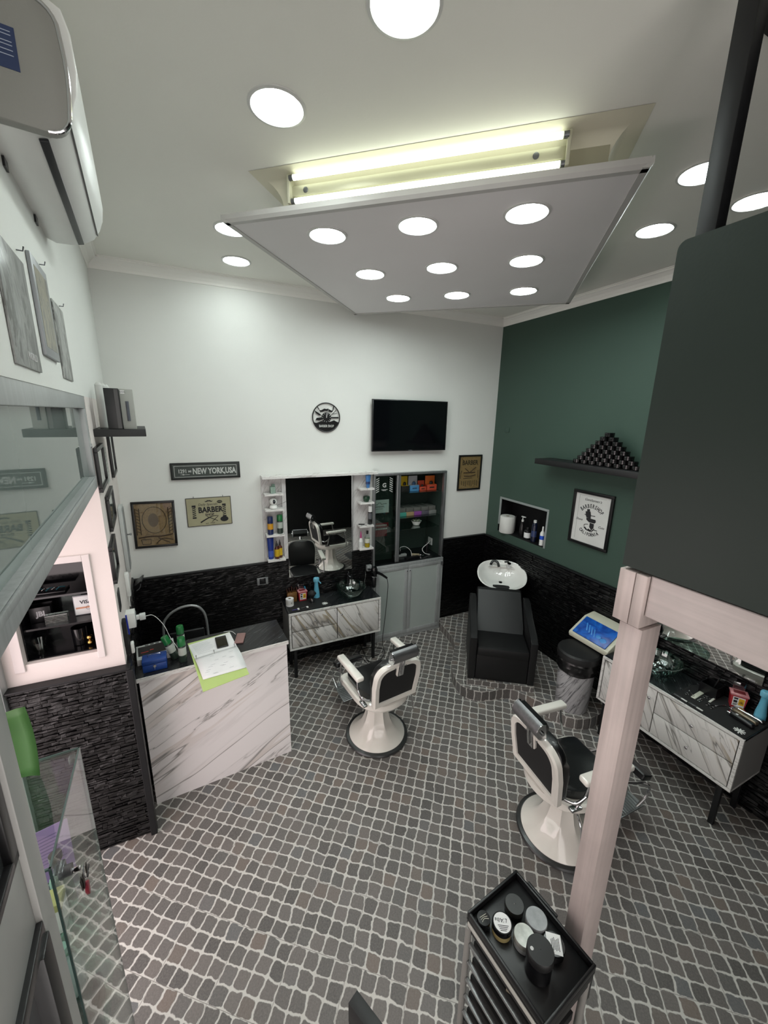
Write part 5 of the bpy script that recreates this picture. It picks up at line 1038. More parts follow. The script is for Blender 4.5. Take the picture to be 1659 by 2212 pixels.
for s_ in (-1, 1):
    x0, x1 = (-0.352, -0.275) if s_ < 0 else (0.272, 0.348)
    MB().prism([(0.005, 0.0), (0.0, 0.50), (0.06, 0.52), (0.42, 0.60), (0.62, 0.70), (0.70, 0.70), (0.72, 0.0)], x0, x1, axis='x', bev=0.012).build('armrest', LTH, T)
MB().box(-0.272, 0.270, 0.012, 0.06, 0.0, 0.36, 0.01).build('front_panel', LTH, T)
MB().prism([(0.0, 0.30), (-0.012, 0.355), (0.0, 0.39), (0.04, 0.40), (0.45, 0.385), (0.45, 0.30)], -0.27, 0.268, axis='x', bev=0.015).build('seat_cushion', LTH, T)
MB().prism([(0.37, 0.39), (0.47, 0.37), (0.84, 0.70), (0.80, 0.75), (0.74, 0.745), (0.42, 0.44)], -0.262, 0.262, axis='x', bev=0.015).build('back_cushion', LTH, T)
MB().box(-0.27, 0.27, 0.45, 0.72, 0.0, 0.30, 0.005).build('base_box', BLKMATTE, T)
T = thing('wash_basin', 'white ceramic salon wash basin with black neck rest', 'basin', M=at(2.765, 2.815, HP, R(-35.0)))
BMx = Matrix.Translation((0.06, 1.085, 0.885)) @ Matrix.Rotation(R(24), 4, 'X')
def bshape(a, z):
    c_, s_ = math.cos(a), math.sin(a)
    return 1.0+0.035*math.cos(2*a)-0.03*math.cos(4*a)
def basin_surf(b, prof):
    rings = []; N_ = 56
    for r_, z_ in prof:
        ring = []
        for i in range(N_):
            a = 2*math.pi*i/N_; rr = r_*bshape(a, z_); x, y, z = rr*math.cos(a)*1.08, rr*math.sin(a)*0.98, z_
            notch = math.exp(-((a-1.5*math.pi)/0.30)**2); z -= 0.065*notch*max(0, min(1, (z_+0.10)/0.1)); ring.append(b.b.verts.new(BMx @ Vector((x, y, z))))
        rings.append(ring)
    for k in range(len(rings)-1):
        for i in range(N_): j = (i+1) % N_; b.b.faces.new((rings[k][i], rings[k][j], rings[k+1][j], rings[k+1][i]))
b = MB(); basin_surf(b, [(0.02, -0.175), (0.10, -0.17), (0.19, -0.11), (0.255, -0.04), (0.283, 0.0), (0.288, 0.012), (0.280, 0.018), (0.268, 0.012), (0.245, -0.03), (0.19, -0.085), (0.11, -0.13), (0.02, -0.14)]); b.build('bowl', PORC, T, ang=60)
b = MB().prism([(-0.17, 0.155), (-0.10, 0.20), (0.0, 0.215), (0.12, 0.20), (0.18, 0.15), (0.10, 0.175), (0.0, 0.18), (-0.10, 0.175)], -0.035, -0.02, M=BMx); b.build('tap_ledge', PORC, T)
b = MB().box(-0.085, 0.085, -0.305, -0.215, -0.05, 0.006, 0.022, 4, M=BMx); b.build('neck_rest', C_('rubber_black', '111112', 0.35), T)
b = MB().cyl(BMx @ Vector((-0.13, 0.17, -0.02)), BMx @ Vector((-0.13, 0.17, 0.015)), 0.018); b.build('shower_holder', CHROME, T)
b = MB().tube([BMx @ Vector(p) for p in ((-0.13, 0.175, 0.02), (-0.10, 0.205, 0.045), (-0.05, 0.18, 0.045), (-0.03, 0.13, 0.01))], 0.016, 10); b.build('hand_shower', BLKPL, T)
b = MB().cyl(BMx @ Vector((0.10, 0.17, -0.02)), BMx @ Vector((0.10, 0.17, 0.05)), 0.024); b.build('mixer_tap', CHROME, T); b = MB().box(0.07, 0.13, 0.165, 0.185, 0.05, 0.062, 0.004, M=BMx @ Matrix.Rotation(R(10), 4, 'Z')); b.build('mixer_lever', BLKPL, T)
MB().box(-0.13, 0.21, 1.0, 1.25, 0.0, 0.74, 0.02).build('pedestal', BLKMATTE, T)
T = thing('waste_bin', 'marble patterned round bin with black bag and lid on the platform', 'bin', (3.275, 2.32, HP))
MB().lathe([(0.150, 0), (0.153, 0.005), (0.172, 0.50)], 48).build('drum', MARBIN, T)
b = MB(); random.seed(9); ph = [random.random()*6 for _ in range(6)]
b.lathe([(0.176, 0.43), (0.187, 0.45), (0.182, 0.475), (0.191, 0.50), (0.184, 0.525), (0.190, 0.55), (0.18, 0.57)], 64, mod=lambda a, z: 1+0.014*math.sin(5*a+ph[0]+z*40)+0.01*math.sin(9*a+ph[1]-z*60), close=False); b.build('bag', C_('bag_black', '0f0f10', 0.3), T)
MB().lathe([(0.18, 0.565), (0.197, 0.572), (0.200, 0.60), (0.196, 0.632), (0.18, 0.648), (0.09, 0.654), (1e-3, 0.655)], 48).build('lid', C_('lid_black', '151516', 0.55), T)
T = thing('uv_steriliser', 'cream sterilising cabinet with a translucent blue lid above the bin', 'steriliser', M=onright(2.53, 0.0, 3.712)); CRM = C_('cream_plastic', 'c9c8b6', 0.35)
MB().prism([(0.0, 0.80), (-0.345, 0.80), (-0.355, 0.83), (-0.35, 0.85), (-0.14, 0.985), (-0.02, 1.0), (0.0, 1.0)], 0, 0.44, axis='x', bev=0.008).build('body', CRM, T)
SL = Matrix.Translation((0, -0.245, 0.92)) @ Matrix.Rotation(math.atan2(0.135, 0.21), 4, 'X')
BLG = NT('blue_translucent'); BLG.b.inputs['Base Color'].default_value = lin('0d4fae'); BLG.b.inputs['Roughness'].default_value = 0.28
nz = BLG.noise(BLG.pos((1, 1, 1), obj=True), 9, 3, 0.5, 1.0); BLG.l(BLG.ramp(nz.outputs[0], [(0.4, lin('0a3f94')), (0.6, lin('1a63c0'))]), BLG.b.inputs['Base Color'])
lid_ = MB().box(0.035, 0.405, -0.115, 0.115, 0.0, 0.012, 0.005, M=SL).build('lid', BLG.m, T); b = MB()
BLT = C_('blue_tool', '3f86cc', 0.4)
for k in range(4): MB().box(-0.045, 0.05, -0.006, 0.006, 0.011, 0.014, 0.001, M=SL @ Matrix.Translation((0.12+k*0.035, 0.01-0.01*k, 0)) @ Matrix.Rotation(R(-60), 4, 'Z')).build('tool', BLT, lid_)
for (x_, y_, r_) in ((0.28, -0.035, 0.026), (0.34, -0.05, 0.034)): MB().ellips((x_, y_, 0.012), r_, r_*0.8, 0.004, 16, 8, M=SL).build('brush_shape', BLT, lid_)
b.b.free()

# ------------------------------------------------------------------ niche in the green wall
T = thing('niche_frame', 'pale grey frame on two edges of the green wall niche', 'frame', M=onright(4.17, 1.45)); b = MB(); GF = C_('niche_frame_grey', '8f9594', 0.4)
b.box(0.0, 0.86, -0.006, 0.01, 0.462, 0.49, 0.002); b.box(0.0, 0.026, -0.006, 0.01, 0.10, 0.462, 0.002); b.box(0.834, 0.86, -0.006, 0.01, 0.0, 0.462, 0.002); b.build('frame_profile', GF, T)
T = thing('kitchen_roll', 'big white paper roll on the left end of the green wall niche', 'roll', (3.795, 4.045, 1.4525)); MB().lathe([(0.026, 0), (0.095, 0), (0.101, 0.01), (0.102, 0.22), (0.094, 0.234), (0.026, 0.232), (0.026, 0.0)], 40, close=False).build('roll', C_('roll_white', 'd6d6d2', 0.85), T)
MB().lathe([(0.0255, 0.002), (0.0255, 0.231), (0.022, 0.231), (0.022, 0.002), (0.0255, 0.002)], 20, close=False).build('core', C_('card_core', '8a7a66', 0.8), T)
MB().prism([(0.09, -0.045), (0.135, -0.02), (0.136, -0.018), (0.088, -0.041)], 0.006, 0.225).build('loose_sheet', C_('roll_white', 'd6d6d2', 0.85), T)
bottle('pump_bottle', 'dark slim bottle with white pump in the green wall niche', 'bottle', 3.83, 3.80, 1.4525, [(0.027, 0), (0.030, 0.005), (0.028, 0.12), (0.016, 0.205), (0.012, 0.215)], C_('bottle_smoke', '1f1d1e', 0.15), ([(0.014, 0.21), (0.016, 0.235), (0.006, 0.24), (0.005, 0.275)], WPL))
T_ = [o for o in bpy.data.objects if o.name.startswith('pump_bottle')][0]; MB().box(-0.012, 0.012, -0.045, 0.02, 0.272, 0.284, 0.003).build('pump_head', WPL, T_)
bottle('label_bottle', 'short black bottle with white label in the green wall niche', 'bottle', 3.83, 3.695, 1.4525, [(0.038, 0), (0.042, 0.005), (0.042, 0.115), (0.03, 0.13), (0.018, 0.135)], BLKPL, ([(0.02, 0.13), (0.02, 0.165), (0.015, 0.168)], BLKPL), (0.0425, 0.022, 0.092, PAPER))
bottle('tall_bottle', 'tall navy bottle with white flip cap in the green wall niche', 'bottle', 3.82, 3.575, 1.4525, [(0.030, 0), (0.034, 0.005), (0.034, 0.22), (0.024, 0.25), (0.018, 0.255)], C_('bottle_navy', '12192e', 0.2), ([(0.019, 0.25), (0.019, 0.285), (0.014, 0.288)], WPL), (0.0345, 0.07, 0.15, C_('navy_print', '2f3c63', 0.3)))
bottle('serum_bottle', 'white bottle with a blue band at the right end of the green wall niche', 'bottle', 3.80, 3.42, 1.4525, [(0.024, 0), (0.029, 0.005), (0.029, 0.16), (0.014, 0.185), (0.010, 0.19)], WPL, ([(0.012, 0.185), (0.010, 0.24), (0.007, 0.245)], WPL), (0.0295, 0.08, 0.13, C_('band_blue', '1d4fc0', 0.4)))
# ------------------------------------------------------------------ shelf with the pyramid of jars
T = thing('wall_shelf', 'thick black floating shelf on the green wall', 'shelf', M=onright(3.375, 2.53)); MB().box(0, 1.30, -0.26, 0, -0.032, 0.028, 0.003).build('board', C_('shelf_black', '131315', 0.45), T)
jar0 = None; JB = C_('jar_black', '0b0b0c', 0.12)
rows = ['bottom', 'second', 'third', 'fourth', 'fifth', 'sixth', 'seventh', 'top']; ords = ['leftmost', 'second', 'third', 'fourth', 'fifth', 'sixth', 'seventh', 'rightmost']
for k in range(8):
    for j in range(8-k):
        y_ = 2.895-0.0905*j-0.04525*k; z_ = 2.5585+k*0.0405; n_ = 8-k
        lab = 'black glossy wax jar, %s row of the pyramid, %s' % (rows[k], ('the single one at the peak' if n_ == 1 else (ords[j]+' from the left' if 0 < j < n_-1 else ('at its left end' if j == 0 else 'at its right end'))))
        if jar0 is None:
            jar0 = thing('wax_jar', lab, 'jar', M=at(3.595, y_, z_, R(-90)), group='black wax jars stacked on the green wall shelf')
            MB().lathe([(0.040, 0), (0.0435, 0.003), (0.0435, 0.022), (0.041, 0.024)], 28).build('body', JB, jar0); MB().lathe([(0.041, 0.023), (0.0445, 0.024), (0.0445, 0.038), (0.042, 0.0400), (1e-3, 0.0402)], 28, close=False).build('lid', JB, jar0)
            text('lettering', 'LEVEL', 0.009, 0, 0.030, C_('jar_print', '4a4c4e', 0.5), jar0, -0.0447, sx=0.8)
        else: dup(jar0, at(3.595+0.001*((j*7+k*3) % 3), y_, z_, R(-90)+0.1*(((j*5+k*3) % 5)-2)), lab)

# ------------------------------------------------------------------ barber chairs (local +y = the way the sitter faces)
def barber_chair(label, M):
    T = thing('barber_chair', label, 'barber chair', M=M, group='vintage white barber chairs')
    LB = C_('chair_leather', '0e0e10', 0.3, 0, var=0.1, bump=0.2, bscale=120, coat=0.15); BP = C_('back_panel_black', '161617', 0.7)
    MB().lathe([(0.262, 0.0), (0.292, 0.002), (0.300, 0.014), (0.294, 0.028), (0.272, 0.034), (0.262, 0.03)], 64, close=False).build('base_ring', C_('ring_steel', '5a5b5c', 0.28, 0.85), T)
    def flute(a, z): return 1.0+max(0, min(1, (z-0.08)/0.12))*(0.90/math.cos((a % (math.pi/4))-math.pi/8)-0.93)*1.6
    MB().lathe([(0.268, 0.012), (0.266, 0.034), (0.245, 0.052), (0.195, 0.09), (0.15, 0.14), (0.118, 0.20), (0.100, 0.27), (0.094, 0.34), (0.093, 0.42), (0.094, 0.455)], 64, mod=flute).build('pedestal', ENAMEL, T, ang=25)
    MB().lathe([(0.055, 0.45), (0.055, 0.478)], 24).build('piston', CHROME, T)
    def ring_outline(w_, yr, yf, n=18):
        p = [(-w_*math.cos(a), yr-w_*0.98*math.sin(a)) for a in [math.pi*k/n for k in range(n+1)]]
        p += [(w_*1.0, yf-0.08), (w_*0.93, yf-0.02), (w_*0.78, yf), (-w_*0.78, yf), (-w_*0.93, yf-0.02), (-w_*1.0, yf-0.08)]; return p
    b = MB(); o0 = ring_outline(0.232, -0.045, 0.27); o1 = ring_outline(0.262, -0.045, 0.30)
    lo = [b.b.verts.new((x, y, 0.462)) for x, y in o0]; mi = [b.b.verts.new((x, y, 0.50)) for x, y in o1]; hi = [b.b.verts.new((x, y, 0.548)) for x, y in o1]; h2 = [b.b.verts.new((x*.94, y*.94, 0.556)) for x, y in o1]; h3 = [b.b.verts.new((x*.84, y*.84, 0.548)) for x, y in o1]
    n = len(o0); b.b.faces.new(lo[::-1]); b.b.faces.new(h3)
    for A_, B_ in ((lo, mi), (mi, hi), (hi, h2), (h2, h3)):
        for i in range(n): b.b.faces.new((A_[i], A_[(i+1) % n], B_[(i+1) % n], B_[i]))
    b.build('seat_rim', ENAMEL, T)
    b = MB().prism([(x*.80, y*.82+0.01) for x, y in o1], 0.545, 0.612, bev=0.022); b.build('seat_cushion', LB, T)
    # backrest: leans back (towards -y) with height
    BK = Matrix.Translation((0, -0.255, 0.585)) @ Matrix.Rotation(R(9), 4, 'X')
    def back_out(w_, h_, r=0.0, n=8):
        p = [(-w_*0.93, 0.0+r), (w_*0.93, 0.0+r), (w_*1.0, h_*0.5), (w_*0.98, h_*0.68)]
        p += [(w_*(0.52+0.46*math.cos(a)), h_*0.70+h_*0.27*math.sin(a)) for a in [math.pi/2*k/n for k in range(1, n+1)]]
        p += [(0.0, h_)]
        p += [(-x, y) for x, y in p[-2:3:-1]] + [(-w_*0.98, h_*0.68), (-w_*1.0, h_*0.5)]; return p
    OUT = back_out(0.236, 0.425); INN = [(x*0.80, 0.045+y*0.80) for x, y in OUT]
    b = MB(); bm = b.b
    def loop_(P, y): return [bm.verts.new(BK @ Vector((x, y, z))) for x, z in P]
    OB = [(x*0.955, 0.008+z*0.965) for x, z in OUT]
    L_ = [loop_(INN, -0.028), loop_(INN, -0.048), loop_(OB, -0.052), loop_(OUT, -0.040), loop_(OUT, -0.005), loop_(INN, -0.005)]
    n = len(OUT)
    for A_, B_ in zip(L_, L_[1:]+L_[:1]):
        for i in range(n): bm.faces.new((A_[i], A_[(i+1) % n], B_[(i+1) % n], B_[i]))
    b.build('back_frame', ENAMEL, T)
    b = MB().prism([(x*1.01, z) for x, z in INN], -0.036, -0.010, axis='y', M=BK); b.build('back_panel', BP, T, smooth=False)
    b = MB().prism([(x*0.93, 0.012+z*0.96) for x, z in OUT], -0.008, 0.062, axis='y', M=BK, bev=0.025); b.build('back_cushion', LB, T)
    b = MB().prism([(-0.032, 0.305), (-0.026, 0.292), (0.026, 0.292), (0.032, 0.305), (0.034, 0.40), (-0.034, 0.40)], -0.054, -0.034, axis='y', M=BK, bev=0.004); b.build('bracket_tab', ENAMEL, T)
    for x_ in (-0.055, 0.055): MB().cyl(BK @ Vector((x_, -0.058, 0.385)), BK @ Vector((x_, -0.045, 0.385)), 0.004).build('screw', STEEL, T)
    # headrest
    b = MB().box(-0.026, 0.026, -0.068, -0.054, 0.305, 0.50, 0.004, M=BK); b.box(-0.009, 0.009, -0.080, -0.066, 0.33, 0.50, 0.003, M=BK); b.build('headrest_post', CHROME, T)
    HM = BK @ Matrix.Translation((0, -0.045, 0.525))
    n = 12; arc = [(-0.062*math.sin(a)-0.0, 0.062*math.cos(a)) for a in [math.pi*(0.06+0.88*k/n) for k in range(n+1)]]
    arc2 = [(y*0.9+0.002, z*0.93) for y, z in arc[::-1]]
    b = MB().prism(arc+arc2, -0.118, 0.118, axis='x', M=HM); b.build('headrest_shell', brushed('headrest_metal', '858587', 0.38, 0.9, (2, 60, 60)) if 'headrest_metal' not in bpy.data.materials else bpy.data.materials['headrest_metal'], T)
    b = MB().prism([(y*0.88+0.003, z*0.92) for y, z in arc[::2]]+[(0.03, -0.045), (0.048, 0.0), (0.03, 0.045)], -0.112, 0.112, axis='x', M=HM, bev=0.008); b.build('headrest_cushion', LB, T)
    for s_ in (-1, 1):
        b = MB().prism(arc+[(0.01, -0.05), (0.01, 0.05)], s_*0.118, s_*0.124, axis='x', M=HM); b.cyl(HM @ Vector((s_*0.12, -0.02, 0)), HM @ Vector((s_*0.136, -0.02, 0)), 0.012); b.build('headrest_end', CHROME, T)
        # arms
        b = MB().box(s_*0.290-0.036, s_*0.290+0.036, -0.20, 0.20, 0.807, 0.852, 0.016, 4); b.build('armrest', ENAMEL, T)
        b = MB().tube([(s_*0.290, 0.165, 0.81), (s_*0.292, 0.185, 0.70), (s_*0.285, 0.215, 0.58), (s_*0.262, 0.22, 0.50)], 0.009, 10); b.build('arm_support', CHROME, T)
        b = MB().tube([(s_*0.290, -0.13, 0.81), (s_*0.290, -0.155, 0.70), (s_*0.262, -0.165, 0.60), (s_*0.245, -0.17, 0.55)], 0.008, 10); b.tube([(s_*0.295, -0.155, 0.70), (s_*0.285, -0.22, 0.66), (s_*0.24, -0.27, 0.66)], 0.009, 10); b.build('arm_support', CHROME, T)
        b = MB().box(s_*0.245-0.02, s_*0.245+0.02, -0.21, -0.125, 0.548, 0.566, 0.005); b.build('arm_bracket', CHROME, T)
        # footrest arms
        b = MB().tube([(s_*0.13, 0.25, 0.50), (s_*0.145, 0.40, 0.46), (s_*0.172, 0.60, 0.40), (s_*0.172, 0.63, 0.30), (s_*0.155, 0.56, 0.19)], 0.010, 10); b.build('footrest_arm', CHROME, T)
    b = MB().box(-0.155, 0.155, -0.05, 0.05, -0.028, 0.028, 0.014, 3, M=Matrix.Translation((0, 0.62, 0.43)) @ Matrix.Rotation(R(-20), 4, 'X')); b.build('calf_pad', LB, T)
    PM_ = Matrix.Translation((0, 0.49, 0.175)) @ Matrix.Rotation(R(10), 4, 'X')
    b = MB().box(-0.175, 0.175, -0.125, 0.125, 0, 0.012, 0.003, M=PM_)
    for k in range(11): b.box(-0.168, 0.168, -0.115+k*0.021, -0.105+k*0.021, 0.011, 0.016, M=PM_)
    b.build('foot_plate', C_('plate_metal', '77797a', 0.35, 0.8), T)
    b = MB().tube([(0.20, -0.12, 0.50), (0.27, -0.14, 0.46), (0.30, -0.14, 0.38), (0.315, -0.15, 0.25)], 0.007, 8); b.build('lever', CHROME, T)
    return T
barber_chair('white enamel barber chair with black seat facing the back wall mirror', at(1.335, 2.905, 0, R(7)))
barber_chair('white enamel barber chair partly behind the metal column, facing the green wall', at(2.205, 1.51, 0, R(-96)))

# ------------------------------------------------------------------ things on the vanity behind the column
TZ = 0.8425
T = thing('work_mat', 'black cloth mat covering the near half of the vanity by the green wall', 'mat', (0, 0, TZ)); MB().prism([(3.296, 1.0), (3.70, 1.0), (3.70, 1.46), (3.575, 1.50), (3.45, 1.485), (3.32, 1.50), (3.31, 1.44)], 0, 0.003).build('mat', BLKMATTE, T)
TZ += 0.0032
sharps('red sharps container with yellow label on the vanity by the green wall', at(3.645, 1.205, TZ, R(-58))); mist('pale blue mist spray bottle at the right edge on the vanity by the green wall', at(3.645, 1.06, TZ, R(-60)) @ Matrix.Scale(1.0, 4))
star('white star shaped pile of flat clips on the near corner of the right vanity', at(3.355, 1.055, TZ))
T = thing('tool_tray', 'black open plastic box on the mat between basin and sharps container', 'box', (3.63, 1.37, TZ)); b = MB()
b.box(-0.06, 0.06, -0.06, -0.055, 0, 0.09); b.box(-0.06, 0.06, 0.055, 0.06, 0, 0.09); b.box(-0.06, -0.055, -0.055, 0.055, 0, 0.09); b.box(0.055, 0.06, -0.055, 0.055, 0, 0.09); b.box(-0.055, 0.055, -0.055, 0.055, 0, 0.005); b.build('box', BLKPL, T)
MB().box(-0.01, 0.01, -0.006, 0.006, 0.01, 0.17, 0.004, M=Matrix.Rotation(R(12), 4, 'X')).build('brush_handle', BLKMET, T)
def clipper(label, x, y, rz, c_, L=0.15, h=0.035):
    T = thing('hair_clipper', label, 'clipper', (x, y, TZ), rz); MB().box(0, L, -0.021, 0.021, 0, h, 0.012, 3).build('body', c_, T); MB().box(-0.02, 0.005, -0.019, 0.019, 0.004, h*0.7, 0.003).build('blade', CHROME, T); return T
T = clipper('black hair clipper with a small white tag nearest the mat edge', 3.49, 1.17, R(-98), BLKPL); MB().box(0.03, 0.045, -0.007, 0.007, 0.035, 0.0365).build('tag', PAPER, T)
clipper('bronze and grey hair clipper between the black clipper and the chrome one', 3.555, 1.185, R(-98), C_('clip_bronze', '7a6f5e', 0.3, 0.6), 0.16, 0.032); clipper('bright chrome hair clipper nearest the sharps container', 3.605, 1.18, R(-92), CHROME, 0.165, 0.028)
def shear(label, x, y, rz, s_=1.0):
    T = thing('scissors', label, 'scissors', (x, y, TZ), rz); b = MB()
    for q_ in (-1, 1):
        b.tube([(-0.085*s_, q_*0.004, 0.004), (0.0, 0, 0.005), (0.05*s_, q_*0.014, 0.004)], 0.003, 6, smooth=False)
        b.tube([(0.065*s_+0.016*math.cos(a), q_*0.018+0.012*math.sin(a), 0.004) for a in [2*math.pi*k/12 for k in range(13)]], 0.0026, 6, smooth=False)
    b.build('blades', CHROME, T)
shear('open metal scissors at the far end of the right vanity mat', 3.50, 1.46, R(-150)); shear('metal scissors between the two white combs on the right vanity', 3.585, 1.35, R(-170), 0.8); shear('metal scissors nearest the clippers on the right vanity', 3.50, 1.265, R(160), 0.9)
T = thing('comb', 'broad cream comb lying across the right vanity mat', 'comb', (3.515, 1.40, TZ), R(4)); MB().box(-0.09, 0.09, -0.016, 0.016, 0, 0.006, 0.004).build('comb', C_('comb_cream', 'c9cabb', 0.4), T)
T = thing('straight_razor', 'open white handled razor beside the scissors on the right vanity', 'razor', (3.545, 1.315, TZ), R(4)); MB().box(-0.055, 0.075, -0.008, 0.008, 0, 0.009, 0.004).build('handle', C_('razor_white', 'cfd0c6', 0.35), T); MB().box(-0.08, -0.055, -0.007, 0.007, 0.002, 0.006).build('blade', CHROME, T)
T = thing('tweezers', 'small metal clip between the cream comb and the white razor', 'clip', (3.455, 1.355, TZ), R(0)); MB().tube([(-0.03, -0.006, 0.003), (0.0, -0.008, 0.005), (0.035, 0, 0.004), (0.0, 0.008, 0.005), (-0.03, 0.006, 0.003)], 0.0025, 6).build('arms', CHROME, T)
for y_, l_ in ((1.485, 'far one of two knives in a row along the front edge of the right vanity'), (1.375, 'near one of two knives in a row along the front edge of the right vanity')):
    T = thing('razor_knife', l_, 'razor', (3.335, y_, TZ), R(-92), 'two razors along the vanity edge'); MB().box(0, 0.055, -0.010, 0.010, 0, 0.010, 0.003).build('handle', C_('razor_grey', '3a3b3d', 0.4), T); MB().box(0.055, 0.10, -0.008, 0.008, 0.002, 0.008, 0.003).build('blade', C_('blade_white', 'c9cac6', 0.3), T)
T = thing('wall_mirror', 'mirror on the green wall above the right vanity, mostly behind the beam', 'mirror', M=onright(2.0, 1.075, 3.712)); MB().box(0, 0.89, -0.016, -0.010, 0, 0.95).build('mirror_glass', MIRROR, T, smooth=False); MB().box(0.002, 0.888, -0.010, 0, 0.002, 0.948).build('backing', BLKMATTE, T)
dryer('black and chrome hair dryer hanging by the mirror behind the metal column', Matrix.Translation((3.64, 1.90, 1.07)) @ Matrix.Rotation(R(100), 4, 'Z') @ Matrix.Scale(0.85, 4))

# ------------------------------------------------------------------ trolley with jars
TM = at(1.129, 0.826, 0, R(7)); T = thing('salon_trolley', 'black salon trolley with silver drawer rails at the bottom edge of the picture', 'trolley', M=TM)
TB = C_('trolley_black', '121214', 0.38); WX, WY = 0.166, 0.208
b = MB(); b.box(-WX, WX, -WY, WY, 0.752, 0.764, 0.002)
for a in ((-WX, WX, -WY, -WY+0.012), (-WX, WX, WY-0.012, WY), (-WX, -WX+0.012, -WY+0.012, WY-0.012), (WX-0.012, WX, -WY+0.012, WY-0.012)): b.box(a[0], a[1], a[2], a[3], 0.764, 0.80, 0.003)
b.build('top_tray', TB, T)
b = MB(); b.box(-WX-0.004, -WX+0.004, -WY+0.03, WY-0.01, 0.728, 0.752, 0.003); b.build('edge_strip', C_('strip_pale', 'b5b3ac', 0.4), T)
MB().box(-WX+0.002, WX-0.002, -WY+0.002, WY-0.002, 0.70, 0.752, 0.002).build('under_tray', TB, T)
for x_ in (-WX+0.004, WX-0.03):
    for y_ in (-WY+0.015, WY-0.015): MB().cyl((x_, y_, 0.06), (x_, y_, 0.725), 0.015).build('frame_post', C_('post_grey', '8f8d89', 0.4, 0.2), T)
for k in range(5):
    z_ = 0.575-k*0.115
    d_ = MB().box(-WX+0.03, WX-0.05, -WY+0.03, WY-0.03, z_, z_+0.05, 0.003).build('drawer', BLKMATTE, T); MB().box(-WX-0.006, -WX+0.012, -WY+0.03, WY-0.03, z_+0.05, z_+0.066, 0.004).build('drawer_rail', ALU, d_)
MB().box(WX-0.03, WX+0.03, -WY+0.01, WY-0.12, 0.55, 0.70, 0.012).build('side_tray', TB, T)
MB().box(WX, WX+0.012, -0.02, 0.14, 0.79, 0.802, 0.002).build('side_ledge', TB, T)
for x_ in (-0.13, 0.12):
    for y_ in (-0.17, 0.17): MB().cyl((x_-0.01, y_, 0.03), (x_+0.01, y_, 0.03), 0.03).box(x_-0.012, x_+0.012, y_-0.01, y_+0.01, 0.03, 0.08).build('caster', BLKPL, T)
MB().box(-WX+0.02, WX-0.02, -WY+0.02, WY-0.02, 0.075, 0.09).build('bottom_frame', TB, T)
o = MB().box(0, 0.075, -0.008, 0.008, 0, 0.012, 0.003).build('neck_duster', C_('duster_wood', 'a79a86', 0.5)); o.matrix_world = at(1.0, 0.80, 0.626, R(-60)); tag(o, 'small pale wooden handled brush in the upper trolley drawer', 'brush')
ZT = 0.7645
def jar(label, x, y, r, h, body, lid, top=None, ht=0.45, rz=0.0, disc=None):
    T = thing('wax_jar', label, 'jar', (x, y, ZT), rz)
    MB().lathe([(r*0.9, 0), (r*0.97, 0.004), (r*0.97, h*(1-ht))], 36).build('body', body, T); MB().lathe([(r*0.99, h*(1-ht)-0.001), (r, h*(1-ht)), (r, h-0.004), (r*0.96, h), (1e-3, h)], 36, close=False).build('lid', lid, T)
    if disc: MB().lathe([(r*0.86, h), (r*0.86, h+0.0008), (1e-3, h+0.0008)], 36, close=False).build('label', disc, T)
    return T
JBK = C_('lid_gloss_black', '0e0e10', 0.12); FRO = C_('lid_frosted', '8f9294', 0.25, 0, var=0.15, vscale=30)
T = jar('small black jar with silver star print in the left corner of the trolley tray', 0.988, 0.957, 0.030, 0.045, JBK, JBK); b = MB()
for k in range(3): b.tube([(-0.016, -0.010+0.009*k, 0.0455), (0.0, -0.004+0.006*k, 0.0455), (0.018, -0.012+0.010*k, 0.0455)], 0.0012, 5)
b.build('star_print', C_('print_silver', 'b5b3a6', 0.4), T)
T = jar('jar with white paper label on its lid on the trolley tray', 1.048, 0.905, 0.044, 0.055, C_('jar_amber', 'a39466', 0.3), JBK, disc=PAPER); RZ = R(150)
text('lettering', "L'Alba", 0.022, 0.004, -0.008, INK, T, 0, flat=True, ext=0.0002, M=Matrix.Translation((0, 0, 0.0562)) @ Matrix.Rotation(RZ, 4, 'Z') @ Matrix.Translation((0, -0.008, 0.008)), shear=0.3); b = MB()
for k in range(4): b.box(-0.025+0.004*k, 0.022-0.003*k, 0.010+k*0.006, 0.0122+k*0.006, 0.0556, 0.0562, M=Matrix.Rotation(RZ, 4, 'Z'))
b.build('small_print', INK, T)
T = jar('round black jar with a chrome dot on the lid on the trolley tray', 1.150, 0.938, 0.043, 0.05, JBK, C_('lid_satin_black', '1c1c1b', 0.3)); MB().lathe([(0.004, 0.05), (0.003, 0.053), (1e-3, 0.054)], 12, close=False).build('dot', CHROME, T)
jar('jar with frosted grey lid beside the trolley tray rim', 1.203, 0.856, 0.047, 0.05, C_('jar_beige', 'a09a8e', 0.4), FRO); jar('jar with worn silver lid in the middle of the trolley tray', 1.108, 0.832, 0.045, 0.052, C_('jar_clear_grey', '8d9090', 0.3), C_('lid_worn', '9a9a94', 0.2, 0.3, var=0.25, vscale=30))
T = jar('tall large glossy black jar on the trolley tray', 1.098, 0.742, 0.054, 0.125, JBK, C_('lid_matte_black', '121213', 0.5), ht=0.3); MB().lathe([(0.007, 0), (0.006, 0.0008), (1e-3, 0.0008)], 16, close=False, M=Matrix.Translation((-0.03, 0.018, 0.125))).build('dot', C_('dot_white', 'c9c9c9', 0.4), T)
T = jar('black jar with a square white printed label on the trolley tray', 1.207, 0.760, 0.045, 0.045, JBK, JBK)
MB().box(-0.036, 0.036, -0.030, 0.030, 0.045, 0.0462, M=Matrix.Rotation(R(52), 4, 'Z')).build('label', PAPER, T); b = MB()
